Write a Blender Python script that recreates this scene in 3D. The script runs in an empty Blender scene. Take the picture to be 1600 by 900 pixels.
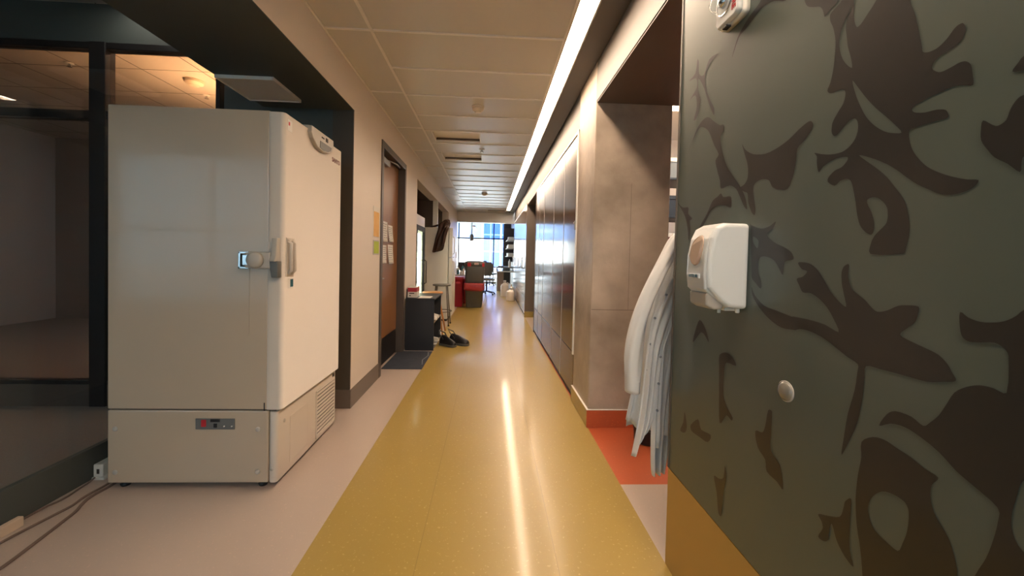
import bpy, bmesh, math, random
from mathutils import Vector, Matrix, geometry
random.seed(7)
PI = math.pi
S = bpy.context.scene
C = S.collection

# ------------------------------------------------------------------ camera
cam = bpy.data.cameras.new('camera'); co = bpy.data.objects.new('camera', cam); C.objects.link(co)
Rm = Matrix(((0.9986190306, -0.0225079782, -0.0474702282),
             (-0.0469409673, 0.0234871081, -0.9986215005),
             (0.0235918894, 0.9994707333, 0.0223981268)))
co.matrix_world = Matrix.Translation((0, 0, 1.24)) @ Rm.to_4x4()
cam.sensor_fit = 'HORIZONTAL'; cam.sensor_width = 36.0
cam.lens = 609.4191 / 1600 * 36
cam.shift_x = 5.2924 / 1600; cam.shift_y = -34.5848 / 1600
cam.clip_start = 0.05; cam.clip_end = 200
S.camera = co
S.view_settings.view_transform = 'Standard'
S.view_settings.look = 'None'
S.view_settings.gamma = 1
S.view_settings.use_curve_mapping = False
S.view_settings.exposure = 1.25

# ------------------------------------------------------------------ daylight and area lights
SKY = 6.5
w = bpy.data.worlds.new('world'); S.world = w; w.use_nodes = True
bg = w.node_tree.nodes['Background']
bg.inputs[0].default_value = (0.80, 0.91, 1.0, 1); bg.inputs[1].default_value = SKY

def lamp(name, loc, rot, sx, sy, power, col, portal=False, spread=None):
    l = bpy.data.lights.new(name, 'AREA'); l.shape = 'RECTANGLE'; l.size = sx; l.size_y = sy
    l.energy = power; l.color = col
    if spread: l.spread = spread
    if portal: l.cycles.is_portal = True
    o = bpy.data.objects.new(name, l); C.objects.link(o); o.location = loc; o.rotation_euler = rot
    return o
# daylight portals in the window openings, the corridor-end one added for fill (the sky itself is the light)
lamp('daylight_far_window', (-0.3, 18.6, 1.4), (-PI/2, 0, 0), 3.0, 2.8, 1, (1, 1, 1), True)
lamp('daylight_meeting_room_window', (-4.7, -2.62, 1.6), (PI/2, 0, 0), 3.0, 2.4, 1, (1, 1, 1), True)
lamp('daylight_fill_window', (-0.65, -3.1, 1.5), (PI/2, 0, 0), 2.6, 2.2, 1, (1, 1, 1), True)
WARM = (1.0, 0.76, 0.56)
STRIP_E = 19.0

# ------------------------------------------------------------------ materials
def lin(c):
    return tuple(((v/255)/12.92 if v/255 <= 0.04045 else ((v/255+0.055)/1.055)**2.4) for v in c) + (1,)
def mat(name, col, rough=0.5, metal=0.0, coat=0.0, coat_rough=0.05, var=None, vscale=8, bump=0, bscale=60, emit=None, estr=0, spec=0.5, stretch=None, sheen=0):
    m = bpy.data.materials.new(name); m.use_nodes = True; nt = m.node_tree; b = nt.nodes['Principled BSDF']
    b.inputs['Base Color'].default_value = lin(col); b.inputs['Roughness'].default_value = rough
    b.inputs['Metallic'].default_value = metal; b.inputs['Coat Weight'].default_value = coat
    b.inputs['Coat Roughness'].default_value = coat_rough; b.inputs['Specular IOR Level'].default_value = spec
    tc = nt.nodes.new('ShaderNodeTexCoord'); src = tc.outputs['Object']
    if stretch:
        mp = nt.nodes.new('ShaderNodeMapping'); mp.inputs['Scale'].default_value = stretch
        nt.links.new(src, mp.inputs[0]); src = mp.outputs[0]
    n = nt.nodes.new('ShaderNodeTexNoise'); n.inputs['Scale'].default_value = vscale; n.inputs['Detail'].default_value = 6
    nt.links.new(src, n.inputs['Vector'])
    mx = nt.nodes.new('ShaderNodeMix'); mx.data_type = 'RGBA'
    c2 = var if var else tuple(max(0, v-4) for v in col)
    mx.inputs['A'].default_value = lin(col); mx.inputs['B'].default_value = lin(c2)
    nt.links.new(n.outputs['Fac'], mx.inputs['Factor']); nt.links.new(mx.outputs['Result'], b.inputs['Base Color'])
    m['mix'] = mx.name
    if bump:
        n2 = nt.nodes.new('ShaderNodeTexNoise'); n2.inputs['Scale'].default_value = bscale; n2.inputs['Detail'].default_value = 3
        nt.links.new(src, n2.inputs['Vector'])
        bp = nt.nodes.new('ShaderNodeBump'); bp.inputs['Strength'].default_value = bump; bp.inputs['Distance'].default_value = 0.01
        nt.links.new(n2.outputs['Fac'], bp.inputs['Height']); nt.links.new(bp.outputs[0], b.inputs['Normal'])
    if emit:
        b.inputs['Emission Color'].default_value = emit + (1,) if len(emit) == 3 else emit
        b.inputs['Emission Strength'].default_value = estr
    return m
def floor_mat(name, col, col2, fleck, seams=()):
    m = mat(name, col, 0.36, var=col2, vscale=1.6, bump=0.03, bscale=7, coat=0.28, coat_rough=0.11)
    nt = m.node_tree; b = nt.nodes['Principled BSDF']; last = nt.nodes[m['mix']].outputs['Result']
    tc = [x for x in nt.nodes if x.type == 'TEX_COORD'][0]
    v = nt.nodes.new('ShaderNodeTexNoise'); v.inputs['Scale'].default_value = 70; v.inputs['Detail'].default_value = 2
    nt.links.new(tc.outputs['Object'], v.inputs['Vector'])
    r = nt.nodes.new('ShaderNodeValToRGB'); r.color_ramp.elements[0].position = 0.64; r.color_ramp.elements[1].position = 0.70
    r.color_ramp.elements[1].color = (0.55, 0.55, 0.55, 1)
    nt.links.new(v.outputs['Fac'], r.inputs[0])
    mx = nt.nodes.new('ShaderNodeMix'); mx.data_type = 'RGBA'; mx.inputs['B'].default_value = lin(fleck)
    nt.links.new(r.outputs[0], mx.inputs['Factor']); nt.links.new(last, mx.inputs['A']); last = mx.outputs['Result']
    if seams:
        sp = nt.nodes.new('ShaderNodeSeparateXYZ'); nt.links.new(tc.outputs['Object'], sp.inputs[0])
        for ax, pos in seams:
            a = nt.nodes.new('ShaderNodeMath'); a.operation = 'SUBTRACT'; a.inputs[1].default_value = pos
            nt.links.new(sp.outputs[ax], a.inputs[0])
            d = nt.nodes.new('ShaderNodeMath'); d.operation = 'ABSOLUTE'; nt.links.new(a.outputs[0], d.inputs[0])
            l = nt.nodes.new('ShaderNodeMath'); l.operation = 'LESS_THAN'; l.inputs[1].default_value = 0.0013
            nt.links.new(d.outputs[0], l.inputs[0])
            h = nt.nodes.new('ShaderNodeMath'); h.operation = 'MULTIPLY'; h.inputs[1].default_value = 0.35
            nt.links.new(l.outputs[0], h.inputs[0])
            mx = nt.nodes.new('ShaderNodeMix'); mx.data_type = 'RGBA'; mx.inputs['B'].default_value = lin((90, 70, 40))
            nt.links.new(h.outputs[0], mx.inputs['Factor']); nt.links.new(last, mx.inputs['A']); last = mx.outputs['Result']
    nt.links.new(last, b.inputs['Base Color'])
    return m
def glass_mat(name, tint=(1, 1, 1), refl=1.0, rough=0.0):
    m = bpy.data.materials.new(name); m.use_nodes = True; nt = m.node_tree; nt.nodes.clear()
    o = nt.nodes.new('ShaderNodeOutputMaterial'); t = nt.nodes.new('ShaderNodeBsdfTransparent'); t.inputs[0].default_value = tint + (1,)
    g = nt.nodes.new('ShaderNodeBsdfGlossy'); g.inputs['Roughness'].default_value = rough
    f = nt.nodes.new('ShaderNodeFresnel')
    ge = nt.nodes.new('ShaderNodeNewGeometry'); io = nt.nodes.new('ShaderNodeMapRange')      # same reflectance on both faces of the pane
    io.inputs['To Min'].default_value = 1.5; io.inputs['To Max'].default_value = 1/1.5
    nt.links.new(ge.outputs['Backfacing'], io.inputs[0]); nt.links.new(io.outputs[0], f.inputs[0])
    k = nt.nodes.new('ShaderNodeMath'); k.operation = 'MULTIPLY'; k.inputs[1].default_value = refl
    mx = nt.nodes.new('ShaderNodeMixShader')
    nt.links.new(f.outputs[0], k.inputs[0]); nt.links.new(k.outputs[0], mx.inputs[0])
    nt.links.new(t.outputs[0], mx.inputs[1]); nt.links.new(g.outputs[0], mx.inputs[2]); nt.links.new(mx.outputs[0], o.inputs[0])
    return m
def brick_mat(name, col, col2, mortar, bw, bh, rough=0.6, msize=0.004, rot=None):
    m = mat(name, col, rough); nt = m.node_tree; b = nt.nodes['Principled BSDF']
    tc = [x for x in nt.nodes if x.type == 'TEX_COORD'][0]
    br = nt.nodes.new('ShaderNodeTexBrick'); br.offset = 0; br.inputs['Scale'].default_value = 1
    br.inputs['Color1'].default_value = lin(col); br.inputs['Color2'].default_value = lin(col2); br.inputs['Mortar'].default_value = lin(mortar)
    br.inputs['Mortar Size'].default_value = msize; br.inputs['Brick Width'].default_value = bw; br.inputs['Row Height'].default_value = bh
    mp = nt.nodes.new('ShaderNodeMapping')
    if rot: mp.inputs['Rotation'].default_value = rot
    nt.links.new(tc.outputs['Object'], mp.inputs[0]); nt.links.new(mp.outputs[0], br.inputs[0]); nt.links.new(br.outputs[0], b.inputs['Base Color'])
    return m

M = dict(
    wall=mat('warm white wall paint', (232, 222, 212), 0.45, var=(228, 217, 206), vscale=2, bump=0.02, bscale=120),
    dark=mat('dark green grey paint', (84, 88, 84), 0.55, var=(76, 80, 77), vscale=3),
    jamb=mat('dark olive metal trim', (84, 76, 66), 0.4),
    base=mat('brown grey rubber base', (112, 100, 90), 0.4),
    upper=mat('grey beige paint', (94, 87, 81), 0.5, vscale=2),
    soffit=mat('brown soffit paint', (92, 78, 68), 0.5),
    ceil=mat('painted metal ceiling panel', (216, 212, 204), 0.34, var=(211, 207, 199), vscale=1.5, spec=0.5),
    joint=mat('pale ceiling joint trim', (245, 240, 232), 0.35),
    tile=brick_mat('acoustic ceiling tile', (206, 196, 186), (198, 188, 178), (84, 74, 66), 0.61, 0.61, 0.8, 0.006),
    frame=mat('dark bronze frame', (46, 42, 42), 0.35, metal=0.3),
    grey=mat('grey painted board', (172, 162, 154), 0.6),
    carpet=mat('grey brown carpet', (150, 142, 134), 0.95, var=(130, 122, 116), vscale=90),
    white=mat('white enamel', (228, 226, 218), 0.3),
    metal=mat('brushed steel', (176, 174, 170), 0.28, metal=1.0, stretch=(1, 1, 30)),
    bumper=mat('clear grey vinyl', (128, 124, 114), 0.15, coat=1.0),
    dkmetal=mat('worn grey steel', (120, 114, 108), 0.35, metal=0.6),
    chrome=mat('chrome', (210, 210, 212), 0.1, metal=1.0),
    black=mat('black plastic', (26, 26, 28), 0.45),
    freezer=mat('cream white freezer enamel', (194, 177, 155), 0.26, coat=0.6, coat_rough=0.06, vscale=2),
    fdoor=mat('satin white door enamel', (216, 206, 194), 0.42, vscale=2),
    freezer2=mat('grey plastic bezel', (186, 180, 170), 0.35),
    seam=mat('dark gasket', (58, 52, 48), 0.6),
    wood=mat('brown wood veneer', (150, 106, 70), 0.35, var=(128, 86, 54), vscale=5, stretch=(6, 6, 0.6)),
    doorframe=mat('taupe door frame paint', (92, 84, 78), 0.4),
    kick=mat('dark kick plate', (52, 48, 46), 0.3, metal=0.5),
    paper=mat('white paper', (232, 228, 222), 0.8),
    orange=mat('orange print', (226, 166, 84), 0.7, var=(236, 200, 140), vscale=14),
    green=mat('lime green print', (170, 190, 56), 0.7, var=(190, 206, 90), vscale=14),
    blackwood=mat('black laminate', (38, 40, 44), 0.4, var=(46, 48, 54), vscale=4),
    shelfedge=mat('light shelf edge', (150, 138, 126), 0.5),
    red=mat('red plastic', (176, 44, 62), 0.35),
    redbag=mat('translucent red liner', (190, 72, 70), 0.3, var=(150, 40, 46), vscale=14, bump=0.5, bscale=30),
    bin=mat('grey bin plastic', (98, 98, 94), 0.45),
    carboy=mat('milky white plastic', (232, 224, 216), 0.35),
    tan=mat('tan wood', (196, 138, 84), 0.4, var=(176, 116, 64), vscale=6, stretch=(8, 1, 1)),
    brown=mat('dark brown leather', (70, 40, 27), 0.42, var=(44, 25, 16), vscale=7, bump=0.4, bscale=18),
    mat=mat('navy entrance mat', (44, 50, 62), 0.9, var=(62, 68, 80), vscale=9, bump=0.4, bscale=200),
    scuff=mat('pale dust', (120, 126, 136), 0.9),
    coat=mat('white cotton poplin', (226, 226, 224), 0.8, var=(218, 219, 220), vscale=5, bump=0.12, bscale=30),
    snap=mat('pearl snap', (150, 154, 160), 0.3, metal=0.4),
    concrete=mat('board formed concrete', (222, 206, 188), 0.5, var=(98, 84, 70), vscale=3.0, bump=0.25, bscale=25),
    grout=mat('grey joint line', (122, 110, 98), 0.8),
    alu=mat('pale aluminium edge', (214, 206, 198), 0.35, metal=0.3),
    glassy=mat('back painted glass panel', (92, 72, 56), 0.14, spec=0.3, vscale=1.2),
    kickpan=mat('brown gloss base panel', (100, 72, 44), 0.2, spec=0.3),
    mustard=mat('mustard laminate base', (188, 146, 76), 0.3, coat=0.4, coat_rough=0.08, var=(180, 138, 70), vscale=2),
    mural=mat('grey green mural panel', (84, 95, 87), 0.42, var=(74, 86, 81), vscale=2.2, coat=0.35, coat_rough=0.12),
    leaf=mat('dark leaf film', (34, 33, 31), 0.4, var=(28, 29, 29), vscale=3, coat=0.3, coat_rough=0.12),
    disp=mat('white dispenser plastic', (226, 230, 230), 0.25, coat=0.3),
    beige=mat('beige translucent plastic', (190, 166, 146), 0.2, coat=0.5),
    teal=mat('teal logo print', (40, 96, 110), 0.5),
    logo=mat('maroon logo print', (120, 52, 50), 0.5),
    signred=mat('red print', (190, 40, 50), 0.5),
    cable=mat('grey cable', (120, 102, 92), 0.5),
    cream=mat('cream plastic', (222, 206, 184), 0.4),
    paleskirt=mat('pale beige raceway', (222, 200, 176), 0.5),
    steelgrey=mat('grey steel box', (108, 110, 108), 0.45),
    pale=mat('pale worktop', (205, 200, 196), 0.25, coat=0.4),
    bench=mat('taupe bench panel', (136, 118, 104), 0.5),
    shelfback=mat('dark brown shelving', (66, 54, 52), 0.6),
    blind=mat('pale blind fabric', (196, 204, 214), 0.7),
    blueb=brick_mat('blue glass facade', (62, 84, 160), (78, 104, 178), (170, 186, 214), 1.5, 1.8, 0.3, 0.06, (PI/2, 0, 0)),
    stone=brick_mat('pale stone facade', (232, 226, 214), (222, 216, 206), (190, 190, 190), 2.4, 3.0, 0.8, 0.04, (PI/2, 0, 0)),
    pave=mat('pale paving', (206, 204, 200), 0.8),
    glass=glass_mat('clear glass', (0.96, 0.98, 0.98), 0.8),
    tint=glass_mat('blue shade film', (0.50, 0.62, 0.85), 0.6),
    dimmed=glass_mat('daylight dimming glass', (0.32, 0.37, 0.39)),  # tint added to weaken the daylight coming from behind the camera
    frost=glass_mat('grey glass', (0.80, 0.80, 0.80)),
    strip=mat('strip diffuser', (255, 240, 225), 0.5, emit=WARM, estr=STRIP_E),
    daylamp=mat('pendant diffuser', (240, 245, 250), 0.5, emit=(0.9, 0.95, 1.0), estr=3.0),
    fridgelamp=mat('fridge lamp tube', (240, 245, 230), 0.5, emit=(0.95, 1.0, 0.75), estr=9.0),
    downlens=mat('downlight lens', (250, 245, 235), 0.5, emit=(1.0, 0.9, 0.78), estr=14.0),
    hidden_uplight=mat('added uplight diffuser', (255, 220, 180), 0.5, emit=(1.0, 0.50, 0.22), estr=120.0),  # glow of the added uplight behind the alcove wall
    room_fill=mat('side room fill diffuser', (255, 230, 200), 0.5, emit=(1.0, 0.72, 0.46), estr=7.0),  # glow of the fill panel added in the side room
)
M['f_yellow'] = floor_mat('yellow sheet floor', (176, 150, 78), (167, 141, 70), (208, 184, 122), ((0, 0.30), (0, -0.27)))
M['f_pink'] = floor_mat('pinkish beige sheet floor', (200, 184, 172), (190, 173, 161), (214, 190, 174))
M['f_orange'] = floor_mat('orange sheet floor', (206, 104, 66), (196, 96, 60), (230, 118, 70))

# ------------------------------------------------------------------ mesh helpers
class MB:
    def __init__(s): s.bm = bmesh.new()
    def box(s, x0, x1, y0, y1, z0, z1, bev=0.0, mi=0, seg=2, rot=None, piv=None):
        r = bmesh.ops.create_cube(s.bm, size=1); vs = r['verts']
        bmesh.ops.scale(s.bm, vec=(x1-x0, y1-y0, z1-z0), verts=vs)
        if bev:
            es = list({e for v in vs for e in v.link_edges})
            rb = bmesh.ops.bevel(s.bm, geom=es, offset=bev, segments=seg, affect='EDGES', profile=0.5)
            vs = rb['verts']
            vs = list({v for f in rb['faces'] for v in f.verts} | set(v for v in vs if v.is_valid))
            # whole island
            st = list(vs); seen = set(st)
            while st:
                v = st.pop()
                for e in v.link_edges:
                    o = e.other_vert(v)
                    if o not in seen: seen.add(o); st.append(o)
            vs = list(seen)
        c = Vector(((x0+x1)/2, (y0+y1)/2, (z0+z1)/2))
        if rot: bmesh.ops.rotate(s.bm, cent=(0, 0, 0), matrix=rot, verts=vs)
        bmesh.ops.translate(s.bm, vec=c, verts=vs)
        for f in {f for v in vs for f in v.link_faces}: f.material_index = mi
        return s
    def loft(s, rings, cap0=True, cap1=True, mi=0, closed=True):
        vr = [[s.bm.verts.new(p) for p in r] for r in rings]
        n = len(vr[0])
        for a, b in zip(vr, vr[1:]):
            for i in range(n if closed else n-1):
                j = (i+1) % n
                f = s.bm.faces.new((a[i], a[j], b[j], b[i])); f.material_index = mi; f.smooth = True
        if cap0 and closed: f = s.bm.faces.new(list(reversed(vr[0]))); f.material_index = mi
        if cap1 and closed: f = s.bm.faces.new(vr[-1]); f.material_index = mi
        return s
    def tube(s, pts, rad, n=10, mi=0, cap=True):
        pts = [Vector(p) for p in pts]; rings = []
        if not isinstance(rad, list): rad = [rad]*len(pts)
        up = None
        for i, p in enumerate(pts):
            d = (pts[min(i+1, len(pts)-1)] - pts[max(i-1, 0)]).normalized()
            if up is None:
                up = Vector((0, 0, 1)) if abs(d.z) < 0.9 else Vector((0, 1, 0))
            a = d.cross(up).normalized(); b = a.cross(d).normalized(); up = b
            r = rad[i]
            ra, rb = r if isinstance(r, tuple) else (r, r)
            rings.append([p + a*ra*math.cos(2*PI*k/n) + b*rb*math.sin(2*PI*k/n) for k in range(n)])
        return s.loft(rings, cap, cap, mi)
    def lathe(s, prof, c=(0, 0, 0), n=20, axis='z', mi=0):
        rings = []
        for r, h in prof:
            ring = []
            for k in range(n):
                a = 2*PI*k/n; x, y = max(r, 1e-4)*math.cos(a), max(r, 1e-4)*math.sin(a)
                p = {'z': (x, y, h), 'y': (x, h, y), 'x': (h, x, y)}[axis]
                ring.append((c[0]+p[0], c[1]+p[1], c[2]+p[2]))
            rings.append(ring)
        return s.loft(rings, True, True, mi)
    def prism(s, poly, f0, f1, bev=0, mi=0):
        # poly: 2D list; f0/f1: functions (u,v)->xyz for the two faces
        a = [s.bm.verts.new(f0(*p)) for p in poly]; b = [s.bm.verts.new(f1(*p)) for p in poly]
        n = len(poly); fs = [s.bm.faces.new(a), s.bm.faces.new(list(reversed(b)))]
        for i in range(n):
            j = (i+1) % n; fs.append(s.bm.faces.new((a[j], a[i], b[i], b[j])))
        for f in fs: f.material_index = mi
        return s
    def build(s, name, mats, parent=None, smooth=False, mods=()):
        bmesh.ops.recalc_face_normals(s.bm, faces=s.bm.faces[:])
        me = bpy.data.meshes.new(name); s.bm.to_mesh(me); s.bm.free()
        if not isinstance(mats, (list, tuple)): mats = [mats]
        for m in mats: me.materials.append(M[m] if isinstance(m, str) else m)
        if smooth:
            for p in me.polygons: p.use_smooth = True
        o = bpy.data.objects.new(name, me); C.objects.link(o)
        if parent is not None:
            o.parent = parent
            o.matrix_parent_inverse = inv_for(parent)
        for kind, kw in mods:
            md = o.modifiers.new(kind.lower(), kind)
            for k, v in kw.items(): setattr(md, k, v)
        return o
def inv_for(parent):        # things are Empties at their base; parts are modelled in world coordinates
    return Matrix.Translation(-Vector(parent['root_at'])) if parent.get('root_at') else Matrix.Identity(4)
def copy_thing(root, loc, rz=0, label=None):
    r = root.copy(); C.objects.link(r); r.location = loc; r.rotation_euler = (0, 0, rz)
    if label: r['label'] = label
    def kids(src, dst):
        for ch in list(src.children):
            c = ch.copy(); C.objects.link(c); c.parent = dst; c.matrix_parent_inverse = ch.matrix_parent_inverse.copy()
            kids(ch, c)
    kids(root, r)
    return r
def rring(cx, cy, w, d, r, z, n=5):
    out = []
    for sx, sy, a0 in ((1, 1, 0), (-1, 1, PI/2), (-1, -1, PI), (1, -1, 1.5*PI)):
        for k in range(n+1):
            a = a0 + PI/2*k/n
            out.append((cx+sx*(w/2-r)+r*math.cos(a), cy+sy*(d/2-r)+r*math.sin(a), z))
    return out
def tag(o, label, cat, group=None):
    o['label'] = label; o['category'] = cat
    if group: o['group'] = group
    return o
def thing(name, label, cat, loc, group=None):
    o = bpy.data.objects.new(name, None); C.objects.link(o); o.location = loc; o['root_at'] = tuple(loc)
    o.empty_display_size = 0.05
    return tag(o, label, cat, group)
def struct(name, mb, mats, **k):
    o = mb.build(name, mats, **k); o['kind'] = 'structure'; return o
def text(name, body, size, matname, parent, mw, ext=0.0006, shear=0):
    cu = bpy.data.curves.new(name, 'FONT'); cu.body = body; cu.size = size; cu.extrude = ext; cu.shear = shear; cu.align_x = 'CENTER'; cu.align_y = 'CENTER'
    cu.offset = size*0.02
    t = bpy.data.objects.new('tmp', cu); C.objects.link(t)
    dg = bpy.context.evaluated_depsgraph_get(); me = bpy.data.meshes.new_from_object(t.evaluated_get(dg))
    bpy.data.objects.remove(t); me.transform(mw); me.materials.clear(); me.materials.append(M[matname]); me.name = name
    o = bpy.data.objects.new(name, me); C.objects.link(o)
    if parent is not None:
        o.parent = parent; o.matrix_parent_inverse = inv_for(parent)
    return o
def face_mw(origin, xdir, ydir):   # text frame: x along xdir, y up along ydir
    x = Vector(xdir).normalized(); y = Vector(ydir).normalized(); z = x.cross(y)
    m = Matrix((x, y, z)).transposed().to_4x4(); m.translation = Vector(origin); return m

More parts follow.
